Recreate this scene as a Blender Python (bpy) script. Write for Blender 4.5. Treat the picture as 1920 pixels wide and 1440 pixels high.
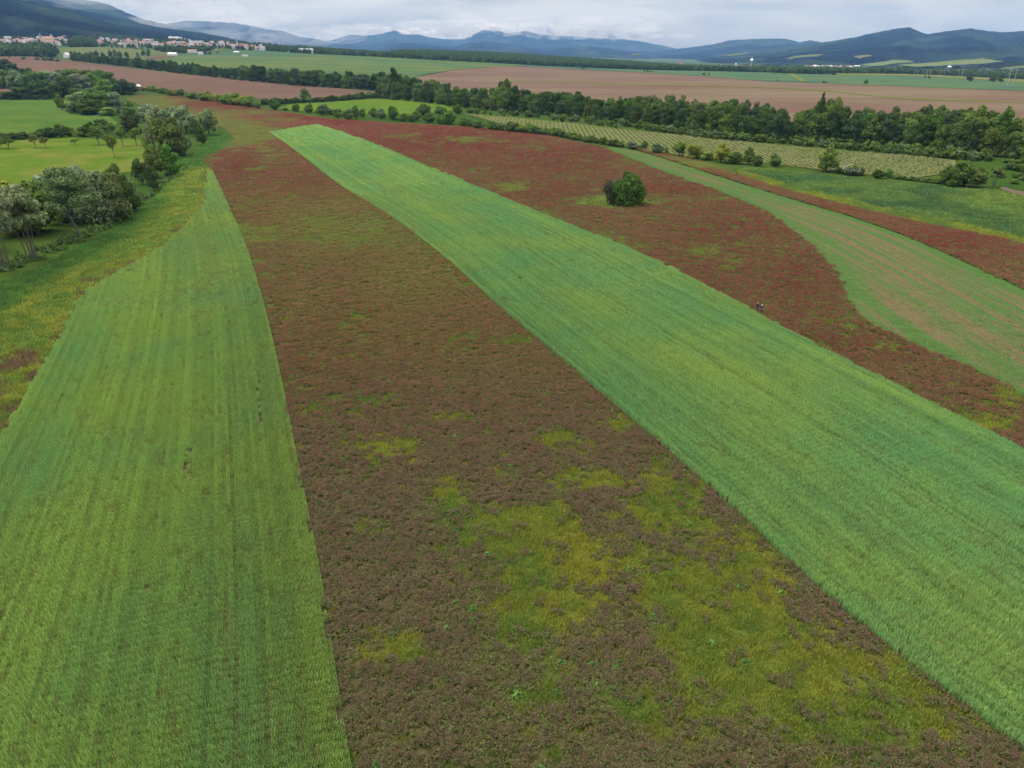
import bpy, math, random
import numpy as np
from mathutils import Vector, Matrix
from mathutils.geometry import delaunay_2d_cdt

# ------------------------------------------------------------------ camera, sky, sun, exposure
SC = bpy.context.scene
for o in list(bpy.data.objects):
    bpy.data.objects.remove(o)
COL = SC.collection
F = 1333.0                      # focal length in photograph pixels (1920 wide)
PITCH = math.radians(25.1)
HC = 42.0                       # drone height in metres
SP, CP = math.sin(PITCH), math.cos(PITCH)

cam_d = bpy.data.cameras.new('camera')
cam = bpy.data.objects.new('camera', cam_d)
COL.objects.link(cam)
cam.location = (0, 0, HC)
cam.rotation_euler = (math.pi / 2 - PITCH, 0, 0)
cam_d.sensor_width = 36.0
cam_d.lens = 36.0 * F / 1920.0
cam_d.clip_start = 0.5
cam_d.clip_end = 60000
SC.camera = cam

SUN_EL, SUN_AZ = 58.0, -60.0    # sun seen from the drone: high, to the left
W = bpy.data.worlds.new('World')
SC.world = W
W.use_nodes = True
nt = W.node_tree
nt.nodes.clear()


def N(tree, typ, **kw):
    n = tree.nodes.new(typ)
    for k, v in kw.items():
        setattr(n, k, v)
    return n


def math_node(tree, op, a, b=None, clamp=False):
    n = N(tree, 'ShaderNodeMath', operation=op, use_clamp=clamp)
    for i, s in enumerate((a, b)):
        if s is None:
            continue
        if isinstance(s, (int, float)):
            n.inputs[i].default_value = s
        else:
            tree.links.new(s, n.inputs[i])
    return n.outputs[0]


def mix_rgb(tree, fac, a, b, blend='MIX'):
    n = N(tree, 'ShaderNodeMix', data_type='RGBA', blend_type=blend)
    for sock, s in ((n.inputs[0], fac), (n.inputs[6], a), (n.inputs[7], b)):
        if isinstance(s, (int, float)):
            sock.default_value = s
        elif isinstance(s, tuple):
            sock.default_value = (*s, 1.0) if len(s) == 3 else s
        else:
            tree.links.new(s, sock)
    return n.outputs[2]


# overcast dome: brighter overhead, soft cloud structure everywhere, a little clear-sky blue mixed in
tc = N(nt, 'ShaderNodeTexCoord')
sepd = N(nt, 'ShaderNodeSeparateXYZ')
nt.links.new(tc.outputs['Generated'], sepd.inputs[0])
zup = math_node(nt, 'MAXIMUM', sepd.outputs[2], 0.0)
mp = N(nt, 'ShaderNodeMapping')
mp.inputs['Scale'].default_value = (1.0, 1.0, 4.2)
nt.links.new(tc.outputs['Generated'], mp.inputs[0])
n1 = N(nt, 'ShaderNodeTexNoise')
n1.inputs['Scale'].default_value = 5.0
n1.inputs['Detail'].default_value = 7.0
n1.inputs['Roughness'].default_value = 0.55
n1.inputs['Distortion'].default_value = 0.5
nt.links.new(mp.outputs[0], n1.inputs['Vector'])
cr = N(nt, 'ShaderNodeValToRGB')
cr.color_ramp.elements[0].position = 0.36
cr.color_ramp.elements[0].color = (0.50, 0.53, 0.59, 1)
cr.color_ramp.elements[1].position = 0.60
cr.color_ramp.elements[1].color = (1.0, 1.0, 1.0, 1)
nt.links.new(n1.outputs['Fac'], cr.inputs[0])
grad = math_node(nt, 'MULTIPLY_ADD', zup, 9.4)
grad.node.inputs[2].default_value = 1.02
cloud = mix_rgb(nt, 1.0, cr.outputs[0], (1.0, 0.985, 1.005), 'MULTIPLY')
vm = N(nt, 'ShaderNodeVectorMath', operation='SCALE')
nt.links.new(cloud, vm.inputs[0])
nt.links.new(grad, vm.inputs['Scale'])
sky = N(nt, 'ShaderNodeTexSky')
sky.sky_type = 'NISHITA'
sky.sun_disc = False
sky.sun_elevation = math.radians(SUN_EL)
sky.sun_rotation = math.radians(SUN_AZ)
skymix = mix_rgb(nt, 0.92, sky.outputs[0], vm.outputs[0])
bg = N(nt, 'ShaderNodeBackground')
bg.inputs['Strength'].default_value = 0.12
nt.links.new(skymix, bg.inputs[0])
wo = N(nt, 'ShaderNodeOutputWorld')
nt.links.new(bg.outputs[0], wo.inputs[0])

sun_d = bpy.data.lights.new('sun', 'SUN')
sun = bpy.data.objects.new('sun', sun_d)
COL.objects.link(sun)
sun_d.energy = 1.2
sun_d.angle = math.radians(22)
sun_d.color = (1.0, 0.96, 0.9)
_a, _e = math.radians(SUN_AZ), math.radians(SUN_EL)
sun_dir = Vector((math.sin(_a) * math.cos(_e), math.cos(_a) * math.cos(_e), math.sin(_e)))
sun.rotation_euler = sun_dir.to_track_quat('Z', 'Y').to_euler()
sun.location = (0, 0, 300)

SC.view_settings.view_transform = 'Standard'
SC.view_settings.look = 'None'
SC.view_settings.exposure = 1.55
SC.view_settings.gamma = 1.0
SC.view_settings.use_curve_mapping = False
cy = SC.cycles
cy.max_bounces = 5
cy.diffuse_bounces = 2
cy.glossy_bounces = 1
cy.transmission_bounces = 2
cy.volume_bounces = 0
cy.transparent_max_bounces = 6
cy.use_denoising = True
cy.denoiser = 'OPENIMAGEDENOISE'
cy.use_adaptive_sampling = False
cy.caustics_reflective = False
cy.caustics_refractive = False

# ------------------------------------------------------------------ helpers
RNG = np.random.default_rng(7)
random.seed(7)


def _hash(ix, iy, seed):
    h = (ix.astype(np.int64) * 374761393 + iy.astype(np.int64) * 668265263 + seed * 974634777) & 0xFFFFFFFF
    h = ((h ^ (h >> 13)) * 1274126177) & 0xFFFFFFFF
    h = h ^ (h >> 16)
    return (h & 0xFFFFFF) / float(0xFFFFFF)


def vnoise(x, y, seed=0):
    x = np.asarray(x, float)
    y = np.asarray(y, float)
    xi, yi = np.floor(x), np.floor(y)
    fx, fy = x - xi, y - yi
    fx, fy = fx * fx * (3 - 2 * fx), fy * fy * (3 - 2 * fy)
    a, b = _hash(xi, yi, seed), _hash(xi + 1, yi, seed)
    c, d = _hash(xi, yi + 1, seed), _hash(xi + 1, yi + 1, seed)
    return (a + (b - a) * fx) * (1 - fy) + (c + (d - c) * fx) * fy


def fbm(x, y, seed=0, octv=4, gain=0.5):
    s, a, t = 0.0, 1.0, 0.0
    x = np.asarray(x, float)
    y = np.asarray(y, float)
    for k in range(octv):
        s = s + a * vnoise(x * 2 ** k + 13.7 * k, y * 2 ** k - 7.3 * k, seed + k)
        t += a
        a *= gain
    return s / t


def smooth(a, b, x):
    t = np.clip((x - a) / (b - a), 0, 1)
    return t * t * (3 - 2 * t)


def lerp(a, b, t):
    return a + (b - a) * t


def ray(u, v):
    x, y = (u - 960.0) / F, (720.0 - v) / F
    return np.array([x, CP + SP * y, -SP + CP * y])


def to_uv(x, y, z=0.0):
    zz = z - HC
    fw = y * CP - zz * SP
    up = y * SP + zz * CP
    fw = np.maximum(fw, 1e-3)
    return 960 + F * x / fw, 720 - F * up / fw


def ray_at(u, v, D):
    r = ray(u, v)
    return r * (D / math.hypot(r[0], r[1])) + np.array([0, 0, HC])


def line_profile(D, pts):
    az, zz = [], []
    for u, v in pts:
        p = ray_at(u, v, D)
        az.append(math.atan2(p[0], p[1]))
        zz.append(p[2])
    return np.array(az), np.array(zz)


# valley floor fitted by a few contour lines at known distance
LB = line_profile(2000, [(-200, 96), (0, 99), (250, 101), (450, 99), (600, 103), (700, 107), (850, 114), (1000, 123), (1200, 131), (1400, 135),
                         (1500, 138), (1700, 140), (1920, 150), (2100, 156)])
LC = line_profile(3000, [(-200, 68), (0, 71), (250, 75), (400, 79), (480, 83), (600, 91), (700, 97), (800, 99), (900, 102), (1000, 108),
                         (1100, 114), (1200, 121), (1300, 128), (1500, 132), (1700, 135), (1920, 141), (2100, 146)])


def ground_z(x, y):
    x = np.asarray(x, float)
    y = np.asarray(y, float)
    d = np.hypot(x, y)
    az = np.arctan2(x, y)
    zb = np.interp(az, *LB)
    zc = np.interp(az, *LC)
    t1 = np.clip((d - 850) / 1150, 0, 1)
    t1 = t1 ** 1.25
    t2 = np.clip((d - 2000) / 1000, 0, 1)
    t3 = np.clip((d - 3000) / 4000, 0, 1)
    front = smooth(1.9, 1.2, np.abs(az))
    return (zb * t1 + (zc - zb) * t2 - 25 * t3) * front


class Range:
    """a mountain range: foot distance, crest distance, crest line fitted by bearing"""

    def __init__(s, d0, d1, crest, seed, amp, d2=None, gull=1.0, base_power=1.35):
        s.d0, s.d1, s.seed, s.amp, s.gull = d0, d1, seed, amp, gull
        s.d2 = d2 or d1 + (d1 - d0) * 0.7
        s.az, s.z = line_profile(d1, crest)
        s.bp = base_power

    def z_at(s, x, y):
        d = np.hypot(x, y)
        az = np.arctan2(x, y)
        g = ground_z(x, y)
        c = np.interp(az, s.az, s.z)
        t = (d - s.d0) / (s.d1 - s.d0)
        tt = np.clip(t, 0, 1)
        prof = tt ** s.bp * 0.55 + smooth(0, 1, tt) * 0.45
        back = smooth(s.d2, s.d1, d)
        k = np.where(t <= 1, prof, back)
        h = np.maximum(c - g, -60)
        wl = (s.d1 - s.d0) * 0.22
        wx = fbm(x / wl / 3, y / wl / 3, s.seed + 50, 3) * 1.5
        rid = 1 - np.abs(2 * fbm(x / wl + wx, y / wl - wx, s.seed, 5, 0.52) - 1)
        env = np.sin(np.pi * np.clip(t, 0, 1) ** 0.8)
        hh = np.maximum(h, 0)
        z = g - 2 + h * k + (rid - 0.78) * s.gull * hh * 0.75 * env
        z = z + (fbm(x / s.amp / 2.2, y / s.amp / 2.2, s.seed + 9, 3) - 0.5) * s.amp * 0.55 * np.clip(hh / 60, 0, 1)
        return z


R_LEFT = Range(2900, 4700, [(-500, -190), (-200, -80), (-60, -35), (0, -16), (45, 1), (128, 19), (175, 34), (220, 47), (280, 58), (345, 69), (380, 77), (430, 87), (470, 100)], 11, 16, gull=0.8)
R_LEFT2 = Range(3900, 6600, [(-400, -140), (-100, -50), (55, -6), (130, 13), (225, 35), (295, 51), (375, 61), (420, 69), (475, 82), (540, 93), (600, 106)], 23, 22, gull=0.9)
R_LEFT3 = Range(6000, 9000, [(-300, -60), (60, -18), (150, -2), (180, 2), (207, 9), (240, 24), (270, 36), (312, 45), (370, 56), (425, 68), (480, 80), (540, 96)], 31, 26, gull=0.6)
R_GREY = Range(9500, 14500, [(150, 70), (240, 55), (310, 45), (350, 38), (410, 41), (440, 43), (480, 49), (500, 55), (530, 58), (560, 68), (600, 74), (640, 82), (675, 94), (720, 104)], 41, 34, gull=0.6)
R_MID = Range(10500, 16000, [(520, 96), (590, 84), (620, 76), (650, 66), (660, 64), (680, 67), (705, 65), (725, 61), (739, 57), (762, 65), (782, 64), (805, 70), (830, 73), (870, 74), (892, 63),
                             (905, 56), (937, 58), (950, 63), (985, 58), (1010, 64), (1040, 67), (1100, 70), (1172, 74), (1200, 77), (1240, 85), (1300, 98), (1380, 110)], 53, 38, gull=0.7)
R_MIDF = Range(7800, 11000, [(600, 112), (690, 97), (720, 84), (760, 79), (800, 82), (850, 88), (880, 80), (920, 79), (960, 83), (1010, 92), (1060, 88), (1110, 86), (1150, 92), (1220, 104), (1300, 116)], 67, 28, gull=0.9)
R_RB = Range(8500, 12500, [(1100, 118), (1180, 104), (1250, 93), (1300, 88), (1340, 82), (1370, 75), (1410, 73), (1440, 72), (1475, 73), (1500, 79), (1520, 75), (1545, 79), (1600, 92), (1700, 106)], 71, 30, gull=0.8)
R_RIGHT = Range(4200, 9000, [(1120, 132), (1200, 121), (1280, 114), (1360, 104), (1430, 95), (1500, 84), (1545, 79), (1600, 70), (1640, 61), (1680, 53), (1706, 51), (1720, 57), (1740, 64), (1770, 59),
                             (1820, 53), (1850, 57), (1880, 60), (1920, 58), (2000, 60), (2200, 66), (2400, 80)], 83, 24, gull=1.35, base_power=2.0)
RANGES = [R_LEFT, R_LEFT2, R_LEFT3, R_GREY, R_MID, R_MIDF, R_RB, R_RIGHT]


def full_z(x, y):
    z = ground_z(x, y)
    d = np.hypot(x, y)
    for r in (R_LEFT, R_RIGHT):
        if np.any(d > r.d0):
            z = np.where(d > r.d0, np.maximum(z, r.z_at(x, y)), z)
    return z


_DS = np.concatenate([np.linspace(850, 3200, 900), np.geomspace(3201, 16000, 800)])


def G(u, v):
    """point of the land seen at photograph pixel (u, v)"""
    r = ray(u, v)
    h = math.hypot(r[0], r[1])
    if r[2] < 0:
        t = -HC / r[2]
        if t * h < 850:
            return np.array([r[0] * t, r[1] * t, 0.0])
    tx = _DS / h
    X, Y, Z = r[0] * tx, r[1] * tx, HC + r[2] * tx
    T = full_z(X, Y)
    hit = np.nonzero(Z <= T)[0]
    i = hit[0] if len(hit) else len(_DS) - 1
    return np.array([X[i], Y[i], T[i]])


def px2m(p):
    """metres per photograph pixel at a point"""
    return (p[1] * CP - (p[2] - HC) * SP) / F


def in_poly(x, y, poly):
    x = np.asarray(x, float)
    y = np.asarray(y, float)
    inside = np.zeros(x.shape, bool)
    n = len(poly)
    j = n - 1
    for i in range(n):
        xi, yi = poly[i][0], poly[i][1]
        xj, yj = poly[j][0], poly[j][1]
        c = ((yi > y) != (yj > y)) & (x < (xj - xi) * (y - yi) / (yj - yi + 1e-12) + xi)
        inside ^= c
        j = i
    return inside


def dist_poly(x, y, pl):
    """signed distance to a polyline and tangent angle there"""
    best = np.full(np.shape(x), 1e18)
    sg = np.zeros(np.shape(x))
    ang = np.zeros(np.shape(x))
    along = np.zeros(np.shape(x))
    acc = 0.0
    for (x0, y0), (x1, y1) in zip(pl[:-1], pl[1:]):
        dx, dy = x1 - x0, y1 - y0
        L2 = dx * dx + dy * dy
        t = np.clip(((x - x0) * dx + (y - y0) * dy) / L2, 0, 1)
        qx, qy = x - x0 - t * dx, y - y0 - t * dy
        d2 = qx * qx + qy * qy
        m = d2 < best
        best = np.where(m, d2, best)
        sg = np.where(m, np.sign(dx * qy - dy * qx), sg)
        ang = np.where(m, math.atan2(dy, dx), ang)
        along = np.where(m, acc + t * math.sqrt(L2), along)
        acc += math.sqrt(L2)
    return np.sqrt(best) * sg, ang, along


def mesh_np(name, verts, faces):
    """faces: (M,k) int array, all with k corners, or a list of such arrays"""
    if not isinstance(faces, list):
        faces = [faces]
    me = bpy.data.meshes.new(name)
    verts = np.asarray(verts, np.float32)
    me.vertices.add(len(verts))
    me.vertices.foreach_set('co', verts.ravel())
    loops = np.concatenate([np.asarray(f, np.int32).ravel() for f in faces])
    tot = np.concatenate([np.full(len(f), np.asarray(f).shape[1], np.int32) for f in faces])
    start = np.concatenate([[0], np.cumsum(tot)[:-1]]).astype(np.int32)
    me.loops.add(len(loops))
    me.loops.foreach_set('vertex_index', loops)
    me.polygons.add(len(tot))
    me.polygons.foreach_set('loop_start', start)
    me.polygons.foreach_set('loop_total', tot)
    me.update(calc_edges=True)
    me.validate()
    return me


def smooth_shade(me):
    me.polygons.foreach_set('use_smooth', np.ones(len(me.polygons), bool))


SHEET = 0.46


def set_col(me, col):
    a = me.attributes.new('col', 'FLOAT_COLOR', 'POINT')
    c = np.ones((len(me.vertices), 4), np.float32)
    c[:, :3] = np.asarray(col) * SHEET
    a.data.foreach_set('color', c.ravel())


def obj(name, data, mat=None, parent=None):
    o = bpy.data.objects.new(name, data)
    COL.objects.link(o)
    if mat is not None and data is not None and len(data.materials) == 0:
        data.materials.append(mat)
    if parent is not None:
        o.parent = parent
    return o


def tag(o, label=None, cat=None, group=None, kind=None):
    if label:
        o['label'] = label
    if cat:
        o['category'] = cat
    if group:
        o['group'] = group
    if kind:
        o['kind'] = kind
    return o


def srgb(r, g, b):
    f = lambda c: (c / 255.0 / 12.92) if c <= 10 else ((c / 255.0 + 0.055) / 1.055) ** 2.4
    return np.array([f(r), f(g), f(b)])


# ------------------------------------------------------------------ materials
def new_mat(name):
    m = bpy.data.materials.new(name)
    m.use_nodes = True
    m.node_tree.nodes.clear()
    return m, m.node_tree


def mat_ground(name, s1=0.35, s2=3.0, c1=0.35, c2=0.35, stretch=None, bump=0.3, bump_scale=1.0):
    """colour from the surface's own map, broken up by two octaves of noise in world space"""
    m, t = new_mat(name)
    at = N(t, 'ShaderNodeAttribute', attribute_name='col')
    geo = N(t, 'ShaderNodeNewGeometry')
    mpn = N(t, 'ShaderNodeMapping')
    t.links.new(geo.outputs['Position'], mpn.inputs[0])
    if stretch:
        mpn.inputs['Rotation'].default_value = (0, 0, stretch[0])
        mpn.inputs['Scale'].default_value = (stretch[1], 1, 1)
    na = N(t, 'ShaderNodeTexNoise')
    na.inputs['Scale'].default_value = s1
    na.inputs['Detail'].default_value = 6
    nb = N(t, 'ShaderNodeTexNoise')
    nb.inputs['Scale'].default_value = s2
    nb.inputs['Detail'].default_value = 4
    for n in (na, nb):
        t.links.new(mpn.outputs[0], n.inputs['Vector'])
    fa = math_node(t, 'MULTIPLY_ADD', math_node(t, 'SUBTRACT', na.outputs['Fac'], 0.5), c1 * 2)
    fa.node.inputs[2].default_value = 1.0
    fb = math_node(t, 'MULTIPLY_ADD', math_node(t, 'SUBTRACT', nb.outputs['Fac'], 0.5), c2 * 2)
    fb.node.inputs[2].default_value = 1.0
    f = math_node(t, 'MULTIPLY', fa, fb)
    sc = N(t, 'ShaderNodeVectorMath', operation='SCALE')
    t.links.new(at.outputs['Color'], sc.inputs[0])
    t.links.new(f, sc.inputs['Scale'])
    bs = N(t, 'ShaderNodeBsdfDiffuse')
    t.links.new(sc.outputs[0], bs.inputs['Color'])
    if bump:
        bp = N(t, 'ShaderNodeBump')
        bp.inputs['Strength'].default_value = bump
        bp.inputs['Distance'].default_value = bump_scale
        t.links.new(nb.outputs['Fac'], bp.inputs['Height'])
        t.links.new(bp.outputs[0], bs.inputs['Normal'])
    out = N(t, 'ShaderNodeOutputMaterial')
    t.links.new(bs.outputs[0], out.inputs[0])
    return m


def mat_plant(name, source, rnd=0.35, trans=0.3, tint=None, mul=1.0):
    """leafy material; source 'instance' reads the plant's own colour, 'object' the object's colour"""
    m, t = new_mat(name)
    geo = N(t, 'ShaderNodeNewGeometry')
    if source == 'instance':
        a = N(t, 'ShaderNodeAttribute', attribute_name='pcol')
        a.attribute_type = 'INSTANCER'
        c = a.outputs['Color']
    elif source == 'object':
        a = N(t, 'ShaderNodeObjectInfo')
        c = a.outputs['Color']
    else:
        a = N(t, 'ShaderNodeRGB')
        a.outputs[0].default_value = (*source, 1)
        c = a.outputs[0]
    if tint is not None:
        c = mix_rgb(t, tint[0], c, tuple(tint[1]))
    f = math_node(t, 'MULTIPLY_ADD', geo.outputs['Random Per Island'], rnd * 2 * mul)
    f.node.inputs[2].default_value = (1 - rnd) * mul
    sc = N(t, 'ShaderNodeVectorMath', operation='SCALE')
    t.links.new(c, sc.inputs[0])
    t.links.new(f, sc.inputs['Scale'])
    bs = N(t, 'ShaderNodeBsdfDiffuse')
    t.links.new(sc.outputs[0], bs.inputs['Color'])
    last = bs.outputs[0]
    if trans:
        tr = N(t, 'ShaderNodeBsdfTranslucent')
        t.links.new(sc.outputs[0], tr.inputs['Color'])
        mx = N(t, 'ShaderNodeMixShader')
        mx.inputs[0].default_value = trans
        t.links.new(bs.outputs[0], mx.inputs[1])
        t.links.new(tr.outputs[0], mx.inputs[2])
        last = mx.outputs[0]
    out = N(t, 'ShaderNodeOutputMaterial')
    t.links.new(last, out.inputs[0])
    return m


def mat_plain(name, col, rough=0.8, noise=0.12, scale=0.6, metal=0.0):
    m, t = new_mat(name)
    geo = N(t, 'ShaderNodeNewGeometry')
    na = N(t, 'ShaderNodeTexNoise')
    na.inputs['Scale'].default_value = scale
    na.inputs['Detail'].default_value = 5
    t.links.new(geo.outputs['Position'], na.inputs['Vector'])
    f = math_node(t, 'MULTIPLY_ADD', math_node(t, 'SUBTRACT', na.outputs['Fac'], 0.5), noise * 2)
    f.node.inputs[2].default_value = 1.0
    sc = N(t, 'ShaderNodeVectorMath', operation='SCALE')
    sc.inputs[0].default_value = tuple(col)
    t.links.new(f, sc.inputs['Scale'])
    bs = N(t, 'ShaderNodeBsdfPrincipled')
    bs.inputs['Roughness'].default_value = rough
    bs.inputs['Metallic'].default_value = metal
    t.links.new(sc.outputs[0], bs.inputs['Base Color'])
    out = N(t, 'ShaderNodeOutputMaterial')
    t.links.new(bs.outputs[0], out.inputs[0])
    return m


M_GRASS = mat_ground('meadow_ground', 0.12, 1.6, 0.25, 0.3, bump=0.5)
M_FIELD = mat_ground('field_ground', 0.03, 0.5, 0.18, 0.2, bump=0.3)
M_SOIL = mat_ground('ploughed_soil', 0.02, 0.25, 0.16, 0.14, stretch=(0.25, 0.18), bump=0.5)
M_FARGREEN = mat_ground('far_crop', 0.012, 0.12, 0.15, 0.12, stretch=(0.15, 0.2), bump=0.2)
M_HILL = mat_ground('hill_forest', 0.004, 0.045, 0.7, 0.6, bump=1.0, bump_scale=22.0)
M_LEAF = mat_plant('foliage', 'object', 0.42, 0.25)
M_LEAFI = mat_plant('foliage_mass', 'instance', 0.4, 0.2)
M_BARK = mat_plain('bark', (0.075, 0.062, 0.05), 0.9, 0.4, 2.0)
M_TWIG = mat_plain('dead_twig', (0.105, 0.098, 0.078), 0.9, 0.4, 2.0)

# ------------------------------------------------------------------ land and mountains
def build_ground():
    az = np.concatenate([np.radians(np.arange(-180, -48, 6)), np.radians(np.arange(-48, 48.01, 0.5)), np.radians(np.arange(54, 180.1, 6))])
    dd = np.concatenate([[0.5], np.geomspace(6, 850, 50), np.linspace(880, 3200, 80), np.geomspace(3400, 24000, 24)])
    A, D = np.meshgrid(az, dd)
    X, Y = D * np.sin(A), D * np.cos(A)
    Z = ground_z(X, Y)
    na, nd = len(az), len(dd)
    idx = np.arange(na * nd).reshape(nd, na)
    f = np.stack([idx[:-1, :-1], idx[:-1, 1:], idx[1:, 1:], idx[1:, :-1]], -1).reshape(-1, 4)[:, ::-1]
    me = mesh_np('ground', np.stack([X, Y, Z], -1).reshape(-1, 3), f)
    smooth_shade(me)
    g = fbm(X / 60, Y / 60, 5).ravel()
    far = smooth(500, 1600, D).ravel()
    base = lerp(np.array([0.060, 0.125, 0.022]), np.array([0.095, 0.15, 0.028]), np.clip(g * 2 - 0.5, 0, 1)[:, None])
    base = lerp(base, np.array([0.10, 0.15, 0.055]), far[:, None])
    set_col(me, base)
    tag(obj('ground', me, M_GRASS), 'grassy valley ground stretching under all the fields to the mountains', 'ground', kind='structure')


build_ground()


def build_range(name, rg, u0, u1, label, base, alt, nu=520, nd=90):
    a0 = math.atan2(ray(u0, 60)[0], ray(u0, 60)[1])
    a1 = math.atan2(ray(u1, 60)[0], ray(u1, 60)[1])
    az = np.linspace(a0, a1, nu)
    dd = np.concatenate([np.linspace(rg.d0, rg.d1, nd), np.linspace(rg.d1, rg.d2, 14)[1:]])
    A, D = np.meshgrid(az, dd)
    X, Y = D * np.sin(A), D * np.cos(A)
    Z = rg.z_at(X, Y)
    n0, n1 = len(dd), len(az)
    idx = np.arange(n0 * n1).reshape(n0, n1)
    f = np.stack([idx[:-1, :-1], idx[1:, :-1], idx[1:, 1:], idx[:-1, 1:]], -1).reshape(-1, 4)
    me = mesh_np(name, np.stack([X, Y, Z], -1).reshape(-1, 3), f)
    smooth_shade(me)
    k = fbm(X / 420, Y / 420, rg.seed + 3, 4).ravel()
    set_col(me, lerp(np.array(base), np.array(alt), smooth(0.47, 0.68, k)[:, None]))
    tag(obj(name, me, M_HILL), label, 'hill', kind='structure')


DK, LT = (0.010, 0.019, 0.012), (0.040, 0.066, 0.026)
build_range('wooded_hill', R_LEFT, -420, 480, 'dark wooded hillside rising directly above the town', DK, LT, 420, 90)
build_range('wooded_hill', R_LEFT2, -350, 610, 'second wooded slope running down behind the town hill', DK, LT, 360, 60)
build_range('wooded_hill', R_LEFT3, -300, 560, 'misty slope behind the two wooded town hills', DK, LT, 300, 50)
build_range('mountain', R_GREY, 150, 730, 'pale grey humped mountain between the town and the blue peaks', DK, LT, 300, 50)
build_range('mountain', R_MID, 520, 1390, 'long blue mountain range with clouds on its peaks', DK, LT, 420, 60)
build_range('mountain', R_MIDF, 600, 1310, 'low dark blue foothill in front of the clouded peaks', DK, LT, 360, 50)
build_range('mountain', R_RB, 1100, 1710, 'blue rounded ridge behind the village with the water tower', DK, LT, 300, 50)
build_range('mountain', R_RIGHT, 1120, 2400, 'broad dark blue forested mountain with two humped summits', DK, LT, 620, 110)

# ------------------------------------------------------------------ fields
def densify(uvs, step=14.0):
    out = []
    n = len(uvs)
    for i in range(n):
        (u0, v0), (u1, v1) = uvs[i], uvs[(i + 1) % n]
        k = max(1, int(math.hypot(u1 - u0, (v1 - v0) * 3) / step))
        for j in range(k):
            t = j / k
            out.append((u0 + (u1 - u0) * t, v0 + (v1 - v0) * t))
    return out


def catmull(pts, k=6):
    """smooth open polyline through control points"""
    P = [np.array(p, float) for p in pts]
    P = [2 * P[0] - P[1]] + P + [2 * P[-1] - P[-2]]
    out = []
    for i in range(1, len(P) - 2):
        for j in range(k):
            t = j / k
            a, b, c, d = P[i - 1], P[i], P[i + 1], P[i + 2]
            out.append(tuple(0.5 * (2 * b + (c - a) * t + (2 * a - 5 * b + 4 * c - d) * t * t + (3 * b - a - 3 * c + d) * t ** 3)))
    out.append(tuple(P[-2]))
    return out


def world_poly(uvs, step=14.0, jit=0.0, seed=0):
    pts = []
    for u, v in densify(uvs, step):
        p = G(u, v)
        if jit:
            d = math.hypot(p[0], p[1])
            jj = jit * min(3.0, 1 + d / 150)
            p = p + np.array([(fbm(p[0] / 6, p[1] / 6, seed, 3) - 0.5) * 2 * jj, (fbm(p[0] / 6, p[1] / 6, seed + 31, 3) - 0.5) * 2 * jj, 0])
        pts.append((float(p[0]), float(p[1])))
    return pts


def field(name, uvs, level, mat, colfn, label, cat='field', step=14.0, jit=0.0, daz=0.55, dlog=0.022, poly=None):
    poly = poly or world_poly(uvs, step, jit, level)
    # thin out coincident points
    P = [poly[0]]
    for p in poly[1:]:
        if math.hypot(p[0] - P[-1][0], p[1] - P[-1][1]) > 0.05:
            P.append(p)
    poly = P
    px = np.array([p[0] for p in poly])
    py = np.array([p[1] for p in poly])
    pd, pa = np.hypot(px, py), np.arctan2(px, py)
    dmin, dmax = max(8.0, pd.min() * 0.9), pd.max()
    dd = np.exp(np.arange(math.log(dmin), math.log(dmax), dlog))
    aa = np.arange(pa.min(), pa.max(), math.radians(daz))
    A, D = np.meshgrid(aa, dd)
    X, Y = (D * np.sin(A)).ravel(), (D * np.cos(A)).ravel()
    m = in_poly(X, Y, poly)
    X, Y = X[m], Y[m]
    vs = [Vector((x / 100, y / 100)) for x, y in poly] + [Vector((x / 100, y / 100)) for x, y in zip(X, Y)]
    n = len(poly)
    r = delaunay_2d_cdt(vs, [(i, (i + 1) % n) for i in range(n)], [list(range(n))], 1, 1e-5)
    V = np.array([(v.x * 100, v.y * 100) for v in r[0]])
    tri = np.array([f for f in r[2] if len(f) == 3], np.int32)
    x, y = V[:, 0], V[:, 1]
    d = np.hypot(x, y)
    z = full_z(x, y) + 0.012 * level * (1 + d / 50 + (d / 700) ** 2)
    a = V[tri]
    cr_ = (a[:, 1, 0] - a[:, 0, 0]) * (a[:, 2, 1] - a[:, 0, 1]) - (a[:, 1, 1] - a[:, 0, 1]) * (a[:, 2, 0] - a[:, 0, 0])
    tri[cr_ < 0] = tri[cr_ < 0][:, ::-1]
    me = mesh_np(name, np.stack([x, y, z], -1), tri)
    smooth_shade(me)
    set_col(me, colfn(x, y))
    o = tag(obj(name, me, mat), label, cat, kind='structure')
    return o, poly


# outlines read off the photograph, carried onto the land
LC_L = catmull([(388, 320), (385, 358), (374, 394), (300, 466), (205, 520), (152, 560), (112, 636), (45, 750), (-5, 835), (-170, 1080), (-420, 1440), (-700, 1800)])
LC_R = catmull([(398, 319), (428, 385), (468, 480), (500, 590), (530, 720), (562, 880), (602, 1080), (660, 1440), (730, 1800)])
RC_T = catmull([(594, 231), (690, 263), (760, 292), (900, 350), (1050, 411), (1200, 471), (1350, 546), (1500, 626), (1650, 702), (1800, 778), (1920, 836), (2300, 1020)])
RC_B = catmull([(506, 249), (560, 288), (640, 350), (740, 412), (840, 490), (930, 572), (1050, 675), (1200, 804), (1350, 934), (1500, 1075), (1650, 1204), (1800, 1322), (1930, 1418), (2350, 1720)])
ST_L = catmull([(1135, 279), (1250, 325), (1400, 381), (1490, 436), (1560, 502), (1596, 572), (1640, 612), (1750, 662), (1850, 704), (1920, 742), (2200, 880)])
ST_T = catmull([(1150, 277), (1200, 286), (1330, 327), (1480, 374), (1600, 410), (1700, 446), (1800, 490), (1920, 546), (2200, 680)])
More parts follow.
